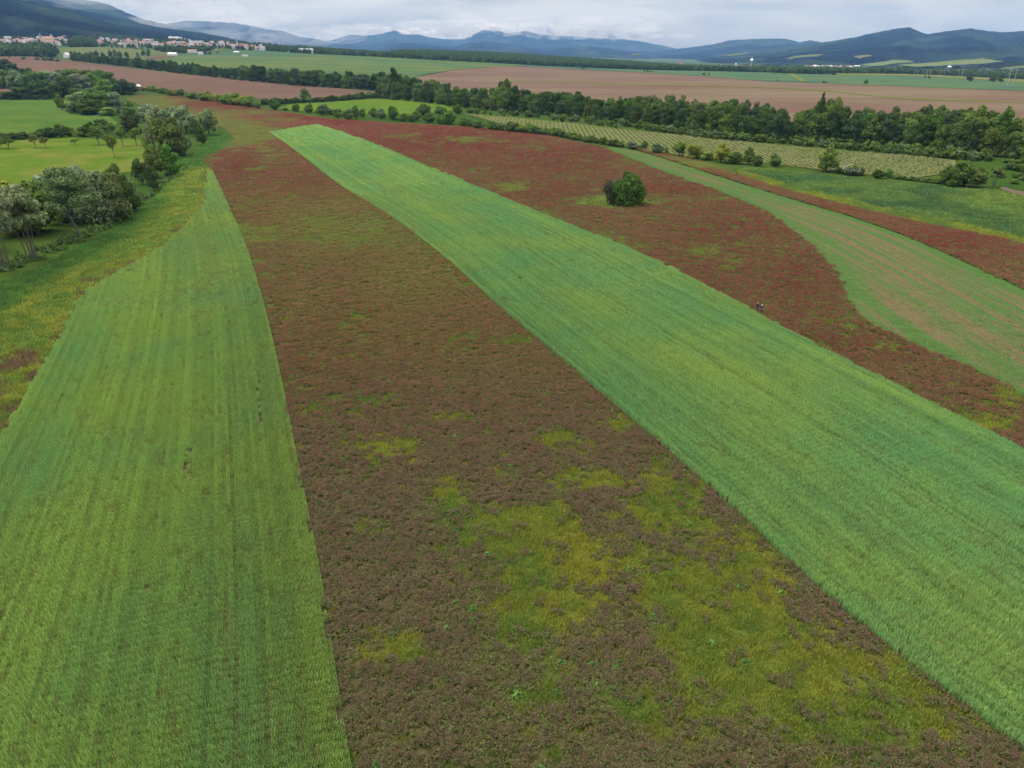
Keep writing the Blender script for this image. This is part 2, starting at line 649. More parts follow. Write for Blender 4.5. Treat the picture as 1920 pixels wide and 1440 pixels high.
TS_B = catmull([(1190, 281), (1262, 302), (1330, 325), (1480, 372), (1600, 408), (1700, 444), (1800, 488), (1920, 543), (2200, 676)])
TS_T = catmull([(1200, 280), (1270, 294), (1330, 308), (1400, 334), (1500, 363), (1600, 388), (1700, 412), (1800, 432), (1920, 458), (2200, 530)])
YS_T = catmull([(1380, 316), (1440, 334), (1520, 358), (1620, 382), (1720, 403), (1820, 424), (1920, 447), (2200, 515)])

POLY_LC = world_poly(LC_R + LC_L[::-1], 25)
def top_edge(u, v, h=0.8):
    r = ray(u, v)
    t = (h - HC) / r[2]
    return (float(r[0] * t), float(r[1] * t))


POLY_RC = [top_edge(u, v) for u, v in RC_T] + world_poly(RC_B, 1e9)[::-1]
CL_UV = ([(398, 318), (383, 302), (420, 276), (438, 258), (420, 240), (340, 222), (265, 200), (232, 186), (262, 179), (330, 181), (420, 192), (500, 205),
          (600, 222), (740, 231), (850, 237), (940, 243), (1030, 255)] + ST_L + [(2400, 1300), (2500, 1800), (600, 1900)] + LC_R[::-1])
POLY_ST = world_poly(ST_T + ST_L[::-1], 25)
LINE_LC = [tuple(G(u, v)[:2]) for u, v in LC_R]
LINE_RC = [tuple(G(u, v)[:2]) for u, v in RC_B]
LINE_RT = [tuple(G(u, v)[:2]) for u, v in RC_T]
LINE_ST = [tuple(G(u, v)[:2]) for u, v in ST_T]
LINE_SL = [tuple(G(u, v)[:2]) for u, v in ST_L]
LINE_LL = [tuple(G(u, v)[:2]) for u, v in LC_L]


def blobs(u, v, lst):
    s = np.zeros(np.shape(u))
    for cu, cv, ru, rv, k in lst:
        s = np.maximum(s, k * np.exp(-(((u - cu) / ru) ** 2 + ((v - cv) / rv) ** 2)))
    return s


WEED_BLOBS = [(1210, 1110, 330, 160, 0.58), (1480, 1260, 260, 130, 0.6), (1000, 985, 120, 42, 1), (1120, 1060, 200, 75, 1), (1260, 960, 110, 80, 0.95), (1390, 1090, 140, 110, 1.05), (1400, 1230, 170, 110, 1.3), (1250, 1080, 150, 80, 0.9), (1100, 1140, 120, 60, 0.8),
              (1560, 1300, 160, 90, 1.25), (1700, 1370, 120, 50, 0.8), (1100, 905, 80, 28, 0.9), (850, 920, 46, 45, 0.95), (725, 845, 80, 36, 0.95), (850, 780, 42, 15, 0.8), (680, 985, 42, 22, 0.75),
              (760, 1215, 60, 36, 0.8), (690, 1230, 40, 36, 0.75), (1010, 1150, 110, 60, 0.85), (1280, 1180, 90, 60, 0.8), (1150, 795, 44, 22, 0.7), (1060, 825, 70, 20, 0.8),
              (640, 430, 170, 45, 0.28), (480, 440, 50, 26, 0.8), (780, 470, 120, 60, 0.2), (560, 560, 60, 40, 0.15), (900, 890, 60, 22, 0.8), (1160, 1195, 60, 60, 0.6),
              (820, 370, 60, 12, 0.6), (960, 350, 60, 14, 0.7), (1330, 468, 26, 10, 0.85), (1160, 378, 85, 13, 1.25), (300, 195, 50, 10, 0.75), (440, 240, 70, 16, 1.0), (380, 212, 80, 10, 0.7),
              (470, 215, 60, 9, 0.5), (300, 188, 70, 8, 0.85), (400, 228, 110, 20, 1.0), (470, 252, 70, 24, 1.0), (330, 206, 60, 8, 0.8), (520, 226, 50, 6, 0.6), (400, 262, 40, 14, 1.1), (500, 285, 60, 20, 0.55), (1890, 745, 40, 22, 0.9), (1860, 795, 60, 22, 0.9), (1660, 650, 30, 10, 0.6), (1250, 300, 60, 6, 0.6), (1310, 308, 90, 10, 0.75),
              (890, 262, 60, 7, 0.6), (740, 255, 70, 6, 0.45), (620, 1440, 40, 60, 0.6), (1760, 1370, 80, 40, 0.7), (1500, 480, 60, 20, 0.35), (1100, 440, 60, 18, 0.5), (1200, 300, 30, 6, 0.5)]
OLIVE_BLOBS = [(640, 430, 200, 70, 0.95), (780, 510, 170, 90, 0.8), (570, 570, 90, 70, 0.55), (920, 680, 220, 100, 0.45), (700, 620, 200, 90, 0.4), (470, 450, 60, 30, 0.7)]
RED_BLOBS = [(1780, 450, 200, 45, 1.0), (1570, 388, 80, 20, 0.7), (455, 320, 75, 42, 1.0), (570, 345, 70, 36, 0.9), (470, 405, 60, 20, 0.7), (800, 270, 260, 42, 1.0), (1040, 300, 220, 40, 1.0), (1240, 350, 150, 30, 1.0), (1380, 420, 130, 60, 0.85),
             (1500, 520, 90, 60, 0.75), (1050, 360, 200, 35, 0.85), (330, 190, 80, 9, 0.4), (420, 200, 110, 10, 0.45), (560, 222, 120, 9, 0.9), (1300, 520, 160, 60, 0.5), (1600, 640, 150, 45, 0.45),
             (600, 640, 120, 60, 0.22), (640, 230, 60, 8, 0.9)]


def clover_maps(x, y):
    u, v = to_uv(x, y)
    d = np.hypot(x, y)
    n1_ = fbm(x / (7 + d / 60), y / (4.5 + d / 60), 101, 4, 0.62)
    n2_ = fbm(x / 26, y / 26, 131, 4, 0.55)
    n3_ = fbm(x / 1.6, y / 1.6, 151, 2, 0.5)
    wb = blobs(u, v, WEED_BLOBS)
    weed = smooth(0.04, 0.92, wb * 1.15 + (n1_ - 0.5) * 1.5 + (n2_ - 0.5) * 0.7 + (n3_ - 0.5) * 0.7)
    weed = np.maximum(weed, smooth(0.58, 0.74, n1_ * 0.7 + n3_ * 0.3) * 0.85 * smooth(60, 110, d))
    red = np.clip(blobs(u, v, RED_BLOBS) + (n2_ - 0.5) * 0.7 + (n1_ - 0.5) * 0.35, 0, 1)
    near = smooth(115, 55, d)
    return u, v, d, n1_, n2_, weed, red, near


C_CRIM = np.array([0.182, 0.026, 0.036])
C_BRWN = np.array([0.200, 0.080, 0.052])
C_GREY = np.array([0.186, 0.110, 0.082])
C_OLIV = np.array([0.105, 0.120, 0.026])
C_YELL = np.array([0.258, 0.264, 0.034])
C_MEAD = np.array([0.130, 0.195, 0.034])
C_CROP = np.array([0.120, 0.245, 0.062])


def clover_head(x, y):
    u, v, d, a, b, weed, red, near = clover_maps(x, y)
    c = lerp(C_BRWN, C_CRIM, red[..., None])
    c = lerp(c, np.array([0.205, 0.155, 0.048]), np.clip(blobs(u, v, OLIVE_BLOBS) * (0.65 + 0.9 * (b - 0.3)), 0, 0.9)[..., None])
    c = lerp(c, C_GREY, (near * 0.95)[..., None])
    return c, weed, red, near, d, a, b


def col_clover_ground(x, y):
    c, weed, red, near, d, a, b = clover_head(x, y)
    far = smooth(250, 450, d)[..., None]
    g = lerp(c * 0.55, np.array([0.15, 0.15, 0.045]), 0.5 - 0.25 * far)
    g = lerp(g, c, far * 0.6)
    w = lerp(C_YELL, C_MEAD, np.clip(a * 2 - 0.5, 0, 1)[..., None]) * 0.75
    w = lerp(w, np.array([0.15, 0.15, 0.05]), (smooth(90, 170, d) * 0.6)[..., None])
    return lerp(g, w, weed[..., None])


def crop_col(x, y, line, seed, yellow):
    s, ang, al = dist_poly(x, y, line)
    st = fbm(s / 0.9, al / 90, seed, 3, 0.6)
    st2 = fbm(s / 7.0, al / 70, seed + 4, 2)
    n = fbm(x / 14, y / 14, seed + 9, 4, 0.55)
    c = lerp(np.array([0.170, 0.340, 0.118]), np.array([0.262, 0.380, 0.090]), np.clip((n - 0.5) * 1.5 + (st - 0.5) * 0.5 + (st2 - 0.5) * 0.6 + yellow, 0, 1)[..., None])
    return c * (0.90 + 0.20 * st)[..., None], s, ang, al, st, st2, n


def tram(s, al, seed):
    """1 where a thin wheel line or bare drill row runs through the crop"""
    m = np.zeros(np.shape(s))
    rr = random.Random(seed)
    for k in range(26):
        p = rr.uniform(0.8, 46)
        g = fbm(al / 22 + k * 9.1, s * 0 + k, seed + k, 3, 0.6)
        m = np.maximum(m, smooth(0.20, 0.05, np.abs(np.abs(s) - p - (fbm(al / 15, s * 0 + k, 77, 2) - 0.5) * 0.5)) * smooth(0.50, 0.58, g))
    return m


def col_crop_ground(line, seed, yel):
    def f(x, y):
        c, s, ang, al, st, st2, n = crop_col(x, y, line, seed, yel)
        d = np.hypot(x, y)
        far = smooth(220, 420, d)[..., None]
        return lerp(np.array([0.12, 0.105, 0.05]) * np.ones_like(c), c, far * 0.9)
    return f


def col_stubble(x, y):
    s, ang, al = dist_poly(x, y, LINE_ST)
    sl, _, _ = dist_poly(x, y, LINE_SL)
    st = fbm(np.abs(s) / 1.0, al / 90, 211, 3, 0.7)
    n = fbm(x / 14, y / 14, 223, 3, 0.6)
    edge = np.clip(1 - np.minimum(np.abs(s) / 6.0, np.abs(sl) / 6.5), 0, 1)
    k = np.clip(0.28 - edge * 0.9 + (n - 0.5) * 0.9 + smooth(190, 110, np.hypot(x, y)) * 0.18 + (st - 0.5) * 4.0, 0, 1)
    return lerp(np.array([0.105, 0.190, 0.050]), np.array([0.205, 0.165, 0.080]), k[..., None])


def col_yellow(x, y):
    n = fbm(x / 6, y / 6, 301, 4, 0.6)
    return lerp(np.array([0.155, 0.185, 0.026]), np.array([0.085, 0.14, 0.030]), smooth(0.42, 0.62, n)[..., None])


def col_alf(x, y):
    n = fbm(x / 12, y / 12, 311, 4, 0.6)
    c = lerp(np.array([0.052, 0.105, 0.036]), np.array([0.092, 0.150, 0.036]), smooth(0.35, 0.65, n)[..., None])
    u, v = to_uv(x, y)
    return lerp(c, np.array([0.13, 0.18, 0.035]), blobs(u, v, [(1900, 372, 90, 18, 0.9), (1830, 352, 60, 8, 0.5)])[..., None])


def col_margin(x, y):
    """grass margin between stream bank and left crop"""
    sl, _, _ = dist_poly(x, y, LINE_LL)
    u, v = to_uv(x, y)
    n = fbm(x / 8, y / 8, 401, 4, 0.6)
    n2_ = fbm(x / 2.2, y / 2.2, 405, 3, 0.6)
    s = np.abs(sl) + (n - 0.5) * 8
    yel = lerp(np.array([0.165, 0.190, 0.030]), np.array([0.105, 0.170, 0.032]), smooth(0.38, 0.6, n2_)[..., None])
    dk = np.array([0.060, 0.128, 0.026])
    c = lerp(yel, dk, smooth(8, 15, s)[..., None])
    red = np.maximum(blobs(u, v, [(40, 680, 60, 45, 0.8), (5, 740, 50, 40, 0.75), (190, 520, 30, 14, 0.5), (260, 480, 30, 10, 0.4), (165, 528, 14, 5, 1)]),
                     smooth(2.2, 0.3, s) * 0.7)
    return lerp(c, np.array([0.130, 0.090, 0.045]), smooth(0.42, 0.62, red * 0.8 + (n2_ - 0.5) * 0.9 + (n - .5) * 0.4)[..., None])


def col_flat(c, c2=None, sc=60, seed=500, lo=0.4, hi=0.62):
    c = np.array(c)
    c2 = c if c2 is None else np.array(c2)

    def f(x, y):
        n = fbm(x / sc, y / sc, seed, 4, 0.55)
        return lerp(c, c2, smooth(lo, hi, n)[..., None])
    return f


MG_UV = LC_L[::-1] + [(398, 318), (383, 302), (420, 276), (438, 258), (415, 252), (380, 275), (345, 300), (320, 335), (280, 378), (222, 425), (140, 465), (80, 500), (0, 530), (-200, 600), (-600, 760), (-1000, 1300), (-1100, 1800)]
field('grass_margin', MG_UV, 1, M_GRASS, col_margin, 'yellowish rough grass margin beside the wedge-shaped crop strip', step=16, jit=0.5)
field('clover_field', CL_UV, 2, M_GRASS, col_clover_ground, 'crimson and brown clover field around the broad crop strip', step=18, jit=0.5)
field('crop_field', None, 3, M_GRASS, col_crop_ground(LINE_LC, 51, 0.45), 'wedge-shaped green crop field tapering to a point', poly=POLY_LC)
field('crop_field', None, 3, M_GRASS, col_crop_ground(LINE_RC, 61, 0.35), 'long straight green crop strip crossing the clover field', poly=POLY_RC)
M_STUB, t = new_mat('stubble_ground')
at = N(t, 'ShaderNodeAttribute', attribute_name='drill')
mpn = N(t, 'ShaderNodeMapping')
mpn.inputs['Scale'].default_value = (0.62, 0.009, 1)
t.links.new(at.outputs['Vector'], mpn.inputs[0])
ns = N(t, 'ShaderNodeTexNoise')
ns.inputs['Scale'].default_value = 1.0
ns.inputs['Detail'].default_value = 4
ns.inputs['Roughness'].default_value = 0.7
t.links.new(mpn.outputs[0], ns.inputs['Vector'])
geo = N(t, 'ShaderNodeNewGeometry')
nf = N(t, 'ShaderNodeTexNoise')
nf.inputs['Scale'].default_value = 1.7
nf.inputs['Detail'].default_value = 4
t.links.new(geo.outputs['Position'], nf.inputs['Vector'])
bi = N(t, 'ShaderNodeAttribute', attribute_name='tan')
k1 = math_node(t, 'MULTIPLY_ADD', math_node(t, 'SUBTRACT', ns.outputs['Fac'], 0.5), 6.5)
t.links.new(bi.outputs['Fac'], k1.node.inputs[2])
k2 = math_node(t, 'MULTIPLY_ADD', math_node(t, 'SUBTRACT', nf.outputs['Fac'], 0.5), 1.2, True)
t.links.new(k1, k2.node.inputs[2])
cc = mix_rgb(t, k2, (0.046, 0.088, 0.023), (0.112, 0.072, 0.042))
bs = N(t, 'ShaderNodeBsdfDiffuse')
t.links.new(cc, bs.inputs['Color'])
bp = N(t, 'ShaderNodeBump')
bp.inputs['Strength'].default_value = 0.5
bp.inputs['Distance'].default_value = 0.4
t.links.new(nf.outputs['Fac'], bp.inputs['Height'])
t.links.new(bp.outputs[0], bs.inputs['Normal'])
out = N(t, 'ShaderNodeOutputMaterial')
t.links.new(bs.outputs[0], out.inputs[0])


def tan_bias(x, y):
    s, ang, al = dist_poly(x, y, LINE_ST)
    sl, _, _ = dist_poly(x, y, LINE_SL)
    n = fbm(x / 14, y / 14, 223, 3, 0.6)
    edge = np.clip(1 - np.minimum(np.abs(s) / 6.0, np.abs(sl) / 6.5), 0, 1)
    return 0.32 - edge * 0.8 + (n - 0.5) * 0.9 + smooth(190, 110, np.hypot(x, y)) * 0.18, s, al


o_, _ = field('stubble_field', None, 3, M_STUB, col_stubble, 'green mown field with brown stripes curving past the clover', poly=POLY_ST)
co = np.empty(len(o_.data.vertices) * 3, np.float32)
o_.data.vertices.foreach_get('co', co)
co = co.reshape(-1, 3)
tb, s_, al_ = tan_bias(co[:, 0].astype(float), co[:, 1].astype(float))
a_ = o_.data.attributes.new('drill', 'FLOAT_VECTOR', 'POINT')
a_.data.foreach_set('vector', np.stack([s_, al_, s_ * 0], 1).astype(np.float32).ravel())
a_ = o_.data.attributes.new('tan', 'FLOAT', 'POINT')
a_.data.foreach_set('value', tb.astype(np.float32))
field('clover_strip', TS_T + TS_B[::-1], 4, M_GRASS, col_clover_ground, 'narrow clover strip above the striped mown field', step=18, jit=0.3)
field('grass_strip', YS_T + TS_T[::-1][:38], 4, M_GRASS, col_yellow, 'bright yellow-green weedy strip above the narrow clover strip', step=18, jit=0.4)
AF_UV = [(1375, 314), (1440, 317), (1520, 326), (1600, 333), (1700, 344), (1780, 352), (1860, 356), (1920, 362), (2200, 385)] + YS_T[::-1]
field('alfalfa_field', AF_UV, 3, M_GRASS, col_alf, 'dark green leafy field below the row of hedge shrubs', step=18, jit=0.4)
ROW_UV = [(868, 214), (960, 221), (1080, 233), (1160, 243), (1300, 256), (1440, 271), (1600, 285), (1720, 293), (1790, 302), (1800, 322), (1720, 334), (1600, 327), (1440, 307), (1300, 295), (1200, 281), (1090, 262), (1000, 246), (950, 236), (900, 222)]
_, POLY_ROW = field('row_field', ROW_UV, 3, M_GRASS, col_flat((0.215, 0.225, 0.085), (0.19, 0.215, 0.065), 14, 521), 'pale straw-green field planted with rows of small shrubs', step=18)
field('meadow', [(-200, 192), (0, 190), (110, 186), (180, 200), (222, 232), (200, 246), (130, 252), (0, 262), (-200, 275)], 2, M_GRASS, col_flat((0.095, 0.185, 0.036), (0.135, 0.215, 0.038), 14, 541),
      'bright green meadow enclosed by the wooded bend', step=18)
field('meadow', [(-200, 275), (0, 266), (130, 258), (200, 262), (262, 262), (280, 300), (262, 320), (190, 330), (100, 340), (0, 352), (-200, 380)], 2, M_GRASS,
      col_flat((0.135, 0.225, 0.026), (0.205, 0.235, 0.045), 12, 543, 0.42, 0.65), 'orchard meadow with small fruit trees', step=18)
field('meadow', [(520, 205), (545, 196), (620, 192), (700, 186), (760, 188), (830, 196), (852, 207), (800, 214), (720, 216), (640, 212), (560, 209)], 2, M_GRASS,
      col_flat((0.155, 0.245, 0.025), (0.12, 0.22, 0.03), 25, 545), 'small lime-green meadow between two hedges', step=18)
field('ploughed_field', [(-250, 100), (-50, 106), (60, 107), (130, 114), (250, 129), (350, 140), (440, 149), (560, 161), (660, 168), (716, 173), (705, 178), (640, 184), (560, 192), (500, 196), (420, 184), (330, 172), (262, 164), (220, 158), (120, 145), (-20, 128), (-250, 118)], 1, M_SOIL,
      col_flat((0.215, 0.135, 0.094), (0.195, 0.122, 0.084), 60, 551), 'brown ploughed field between the wood and the poplar row', step=14)
field('ploughed_field', [(-250, 158), (0, 161), (32, 166), (28, 176), (0, 184), (-250, 192)], 1, M_SOIL, col_flat((0.22, 0.14, 0.10)), 'small brown ploughed patch beside the wooded bend', step=14)


def col_bigsoil(x, y):
    u, v = to_uv(x, y, ground_z(x, y))
    n = fbm(x / 160, y / 34, 561, 4, 0.55)
    c = lerp(np.array([0.215, 0.132, 0.094]), np.array([0.250, 0.180, 0.115]), smooth(0.38, 0.66, n)[..., None])
    band = blobs(u, v, [(1500, 176, 330, 10, 0.8), (1850, 200, 200, 8, 0.7), (1300, 172, 200, 5, 0.6), (1100, 146, 120, 4, 0.35), (1750, 170, 300, 4, 0.5)])
    return lerp(c, np.array([0.275, 0.220, 0.125]), (band * 0.8)[..., None])


field('ploughed_field', [(785, 145), (850, 132), (900, 127), (940, 124), (1000, 126), (1100, 131), (1200, 136), (1300, 142), (1440, 153), (1560, 157), (1700, 163), (1920, 170), (2150, 177), (2150, 262), (1920, 262), (1500, 232), (1200, 200), (1000, 188), (850, 178), (760, 160)], 1, M_SOIL,
      col_bigsoil, 'broad brown ploughed field behind the long tree belt', step=14, daz=0.4)
field('grass_strip', catmull([(955, 152.6), (1100, 155.6), (1200, 158.4), (1340, 160.6), (1440, 163.5), (1560, 171), (1700, 184), (1920, 191.5), (2150, 198)], 4) + catmull([(2150, 200), (1920, 193.5), (1700, 186.2), (1560, 173), (1440, 165.4), (1340, 162.6), (1200, 160.4), (1100, 157.2), (955, 153.6)], 4), 2, M_FIELD,
      col_flat((0.19, 0.235, 0.045), (0.24, 0.22, 0.06), 60, 565), 'thin green grass line crossing the broad ploughed field', step=18)


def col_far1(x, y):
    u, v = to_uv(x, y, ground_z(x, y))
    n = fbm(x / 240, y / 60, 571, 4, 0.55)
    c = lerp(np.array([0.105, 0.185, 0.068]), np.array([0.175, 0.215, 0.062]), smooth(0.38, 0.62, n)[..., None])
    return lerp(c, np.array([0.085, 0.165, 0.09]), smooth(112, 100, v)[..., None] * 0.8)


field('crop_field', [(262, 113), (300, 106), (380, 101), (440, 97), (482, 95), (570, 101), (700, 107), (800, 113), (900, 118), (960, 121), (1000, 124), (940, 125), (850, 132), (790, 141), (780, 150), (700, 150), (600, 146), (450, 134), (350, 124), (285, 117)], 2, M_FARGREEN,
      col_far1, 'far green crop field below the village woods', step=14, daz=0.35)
field('crop_field', [(950, 120.5), (1000, 123), (1200, 131), (1440, 137), (1490, 139), (1560, 141.5), (1700, 143), (1800, 148), (1920, 156), (2150, 168), (2150, 178), (1920, 171), (1700, 163.5), (1560, 157.5), (1440, 153.5), (1300, 142.5), (1200, 136.5), (1000, 126.5)], 2, M_FARGREEN,
      col_flat((0.085, 0.165, 0.095), (0.125, 0.205, 0.085), 90, 575), 'far bluish-green crop field in front of the village', step=14, daz=0.35)
field('crop_field', [(1560, 138.5), (1700, 139.5), (1800, 144), (1920, 150.5), (2150, 160), (2150, 168), (1920, 156.3), (1800, 148.3), (1700, 143.3), (1565, 141.5)], 3, M_FARGREEN,
      col_flat((0.235, 0.235, 0.075), (0.21, 0.22, 0.075), 90, 577), 'pale yellow field beside the far tree line', step=14)
field('grass_strip', [(1478, 139.3), (1486, 139.5), (1512, 153), (1500, 154.5)], 3, M_FIELD, col_flat((0.2, 0.23, 0.04)), 'yellow-green grass strip crossing the bluish crop field', step=8)
field('pasture', [(100, 92), (160, 88), (222, 90), (270, 94), (340, 101), (300, 107), (262, 113), (200, 112), (140, 108), (112, 101)], 1, M_FIELD, col_flat((0.175, 0.205, 0.075), (0.15, 0.18, 0.07), 70, 581), 'pale hillside pasture below the town', step=10)
field('pasture', [(368, 92), (400, 89), (420, 91), (415, 96), (380, 97)], 1, M_FIELD, col_flat((0.16, 0.19, 0.07)), 'small pale pasture at the edge of the town', step=8)
field('ploughed_field', [(270, 110), (300, 106.5), (330, 107), (325, 109.5), (300, 111.5), (280, 112.5)], 3, M_SOIL, col_flat((0.2, 0.12, 0.08)), 'narrow brown patch beside the far green crop', step=8)
# clearings on the mountain foot
for k, (pl, c) in enumerate([([(1610, 129), (1640, 126), (1680, 120.5), (1705, 122), (1712, 125), (1670, 128), (1650, 131), (1630, 131.5)], (0.19, 0.25, 0.09)),
                             ([(1680, 130), (1740, 126), (1800, 121), (1840, 118.5), (1862, 122), (1880, 124), (1840, 128), (1790, 130), (1720, 133.5)], (0.20, 0.25, 0.085)),
                             ([(1470, 118), (1490, 113.5), (1520, 110.5), (1545, 110.5), (1530, 114), (1500, 115.5), (1480, 119)], (0.17, 0.21, 0.09)),
                             ([(1597, 113.5), (1630, 111), (1634, 113), (1615, 116.5), (1610, 118.5)], (0.19, 0.20, 0.10)),
                             ([(1180, 110), (1195, 108), (1204, 108.5), (1198, 110.5), (1185, 111)], (0.20, 0.22, 0.10)),
                             ([(1352, 113), (1380, 108.5), (1404, 106.5), (1402, 109), (1375, 113)], (0.15, 0.19, 0.09)),
                             ([(1868, 137), (1900, 133), (1925, 131.5), (2000, 130), (2000, 134), (1925, 135), (1890, 138)], (0.17, 0.21, 0.09))]):
    field('meadow', pl, 14, M_FIELD, col_flat(c), ['green clearing at the foot of the forested mountain above the poles', 'long pale clearing climbing the foot of the broad forested mountain', 'narrow clearing above the distant red-roofed village',
          'angular pale clearing high on the forested foothill', 'tiny pale clearing on the far blue foothill', 'thin clearing on the slope behind the water tower', 'pale clearing beside the industrial sheds'][k], step=6, daz=0.25)

# ------------------------------------------------------------------ scatter machinery (geometry nodes, for plants nobody could count)
def make_collection(name, meshes, mat):
    c = bpy.data.collections.new(name)
    for i, me in enumerate(meshes):
        if mat is not None:
            me.materials.clear()
            me.materials.append(mat)
        c.objects.link(bpy.data.objects.new('%s_%02d' % (name, i), me))
    return c


_trees = {}


def gn_tree(coll):
    if coll.name in _trees:
        return _trees[coll.name]
    g = bpy.data.node_groups.new('scatter_' + coll.name, 'GeometryNodeTree')
    g.interface.new_socket('Geometry', in_out='INPUT', socket_type='NodeSocketGeometry')
    g.interface.new_socket('Geometry', in_out='OUTPUT', socket_type='NodeSocketGeometry')
    gi = N(g, 'NodeGroupInput')
    go = N(g, 'NodeGroupOutput')
    ci = N(g, 'GeometryNodeCollectionInfo')
    ci.inputs['Collection'].default_value = coll
    ci.inputs['Separate Children'].default_value = True
    ci.inputs['Reset Children'].default_value = True
    ip = N(g, 'GeometryNodeInstanceOnPoints')
    ip.inputs['Pick Instance'].default_value = True
    g.links.new(gi.outputs[0], ip.inputs['Points'])
    g.links.new(ci.outputs[0], ip.inputs['Instance'])
    na = N(g, 'GeometryNodeInputNamedAttribute', data_type='INT')
    na.inputs[0].default_value = 'pidx'
    g.links.new(na.outputs[0], ip.inputs['Instance Index'])
    nr = N(g, 'GeometryNodeInputNamedAttribute', data_type='FLOAT_VECTOR')
    nr.inputs[0].default_value = 'prot'
    er = N(g, 'FunctionNodeEulerToRotation')
    g.links.new(nr.outputs[0], er.inputs[0])
    g.links.new(er.outputs[0], ip.inputs['Rotation'])
    ns = N(g, 'GeometryNodeInputNamedAttribute', data_type='FLOAT_VECTOR')
    ns.inputs[0].default_value = 'pscl'
    g.links.new(ns.outputs[0], ip.inputs['Scale'])
    g.links.new(ip.outputs[0], go.inputs[0])
    _trees[coll.name] = g
    return g


def scatter(name, pts, rotz, scl, idx, col, coll, label, cat):
    n = len(pts)
    me = bpy.data.meshes.new(name)
    me.vertices.add(n)
    me.vertices.foreach_set('co', np.asarray(pts, np.float32).ravel())
    rot = np.zeros((n, 3), np.float32)
    rot[:, 2] = rotz
    for an, tp, key, arr in (('prot', 'FLOAT_VECTOR', 'vector', rot), ('pscl', 'FLOAT_VECTOR', 'vector', np.asarray(scl, np.float32)), ('pcol', 'FLOAT_VECTOR', 'vector', np.asarray(col, np.float32))):
        a = me.attributes.new(an, tp, 'POINT')
        a.data.foreach_set(key, arr.ravel())
    a = me.attributes.new('pidx', 'INT', 'POINT')
    a.data.foreach_set('value', np.asarray(idx, np.int32))
    o = obj(name, me)
    md = o.modifiers.new('scatter', 'NODES')
    md.node_group = gn_tree(coll)
    return tag(o, label, cat, kind='stuff')


def quads(centers, ax, ay):
    """one quad per row: centre +- ax +- ay"""
    n = len(centers)
    v = np.stack([centers - ax - ay, centers + ax - ay, centers + ax + ay, centers - ax + ay], 1).reshape(-1, 3)
    return v, np.arange(4 * n).reshape(n, 4)


def tris_blades(base, tip, half):
    n = len(base)
    v = np.stack([base - half, base + half, tip], 1).reshape(-1, 3)
    return v, np.arange(3 * n).reshape(n, 3)


def patch_crop(seed, h=0.85, rows=4, per=30):
    """a metre of drilled cereal: upright bent blades standing in rows"""
    r = np.random.default_rng(seed)
    n = rows * per
    row = np.repeat(np.arange(rows), per)
    y = ((row + 0.5) / rows - 0.5) * 0.96 + r.normal(0, 0.022, n)
    x = r.uniform(-0.6, 0.6, n)
    b = np.stack([x, y, np.zeros(n)], 1)
    hh = h * r.uniform(0.75, 1.12, n)
    a = r.uniform(0, 2 * np.pi, n)
    lean = np.stack([np.cos(a), np.sin(a), np.zeros(n)], 1) * r.uniform(0.03, 0.20, n)[:, None] * h
    wd = np.stack([-np.sin(a), np.cos(a), np.zeros(n)], 1) * r.uniform(0.013, 0.026, n)[:, None]
    mid = b + lean * 0.45
    mid[:, 2] = hh * 0.80
    tip = b + lean * 1.5
    tip[:, 2] = hh * r.uniform(0.90, 1.15, n)
    # blade: two stacked quads then tip
    V = np.stack([b - wd * 0.7, b + wd * 0.7, mid + wd, mid - wd, tip], 1).reshape(-1, 3)
    k = np.arange(n)[:, None] * 5
    q = np.concatenate([k, k + 1, k + 2, k + 3], 1)
    t = np.concatenate([k + 3, k + 2, k + 4], 1)
    return mesh_np('crop_tuft', V, [q, t])


def patch_clover(seed, n_head=100, n_leaf=90):
    r = np.random.default_rng(seed)
    # low leaf layer in clumps, flower heads above
    cl = r.uniform(-0.55, 0.55, (9, 2))
    ch = r.uniform(0.30, 0.40, 9)

    def dome(n, lift):
        pick = r.integers(0, 9, n)
        q = np.sqrt(r.uniform(0, 1, n)) * 0.27
        t = r.uniform(0, 2 * np.pi, n)
        z = ch[pick] * (1 - (q / 0.46) ** 2) * r.uniform(0.75, 1.05, n) + lift
        return np.stack([cl[pick, 0] + q * np.cos(t), cl[pick, 1] + q * np.sin(t), z], 1)
    c = dome(n_leaf, -0.02)
    c[:, 2] *= r.uniform(0.5, 1.0, n_leaf)
    a = r.uniform(0, 2 * np.pi, n_leaf)
    tl = r.normal(0, 0.45, (n_leaf, 2))
    s = r.uniform(0.035, 0.075, n_leaf)[:, None]
    ax = np.stack([np.cos(a), np.sin(a), tl[:, 0]], 1) * s
    ay = np.stack([-np.sin(a), np.cos(a), tl[:, 1]], 1) * s
    v1, f1 = quads(c, ax, ay)
    hc = dome(n_head, 0.06)
    w = r.uniform(0.018, 0.030, n_head)[:, None]
    hgt = r.uniform(0.05, 0.095, n_head)[:, None]
    X, Y, Z = np.eye(3)
    # three-sided plump heads
    ring = [hc + w * (X * math.cos(t) + Y * math.sin(t)) for t in (0.3, 2.39, 4.49)]
    V = np.stack(ring + [hc + hgt * Z, hc - hgt * 0.6 * Z], 1).reshape(-1, 3)
    k = np.arange(n_head)[:, None] * 5
    T = np.concatenate([np.concatenate([k + i, k + (i + 1) % 3, k + 3], 1) for i in range(3)] + [np.concatenate([k + (i + 1) % 3, k + i, k + 4], 1) for i in range(3)], 0)
    nv = len(v1)
    me = mesh_np('clover_plant', np.concatenate([v1, V]), [f1, T + nv])
    mi = np.concatenate([np.zeros(len(f1), np.int32), np.ones(len(T), np.int32)])
    me.polygons.foreach_set('material_index', mi)
    return me


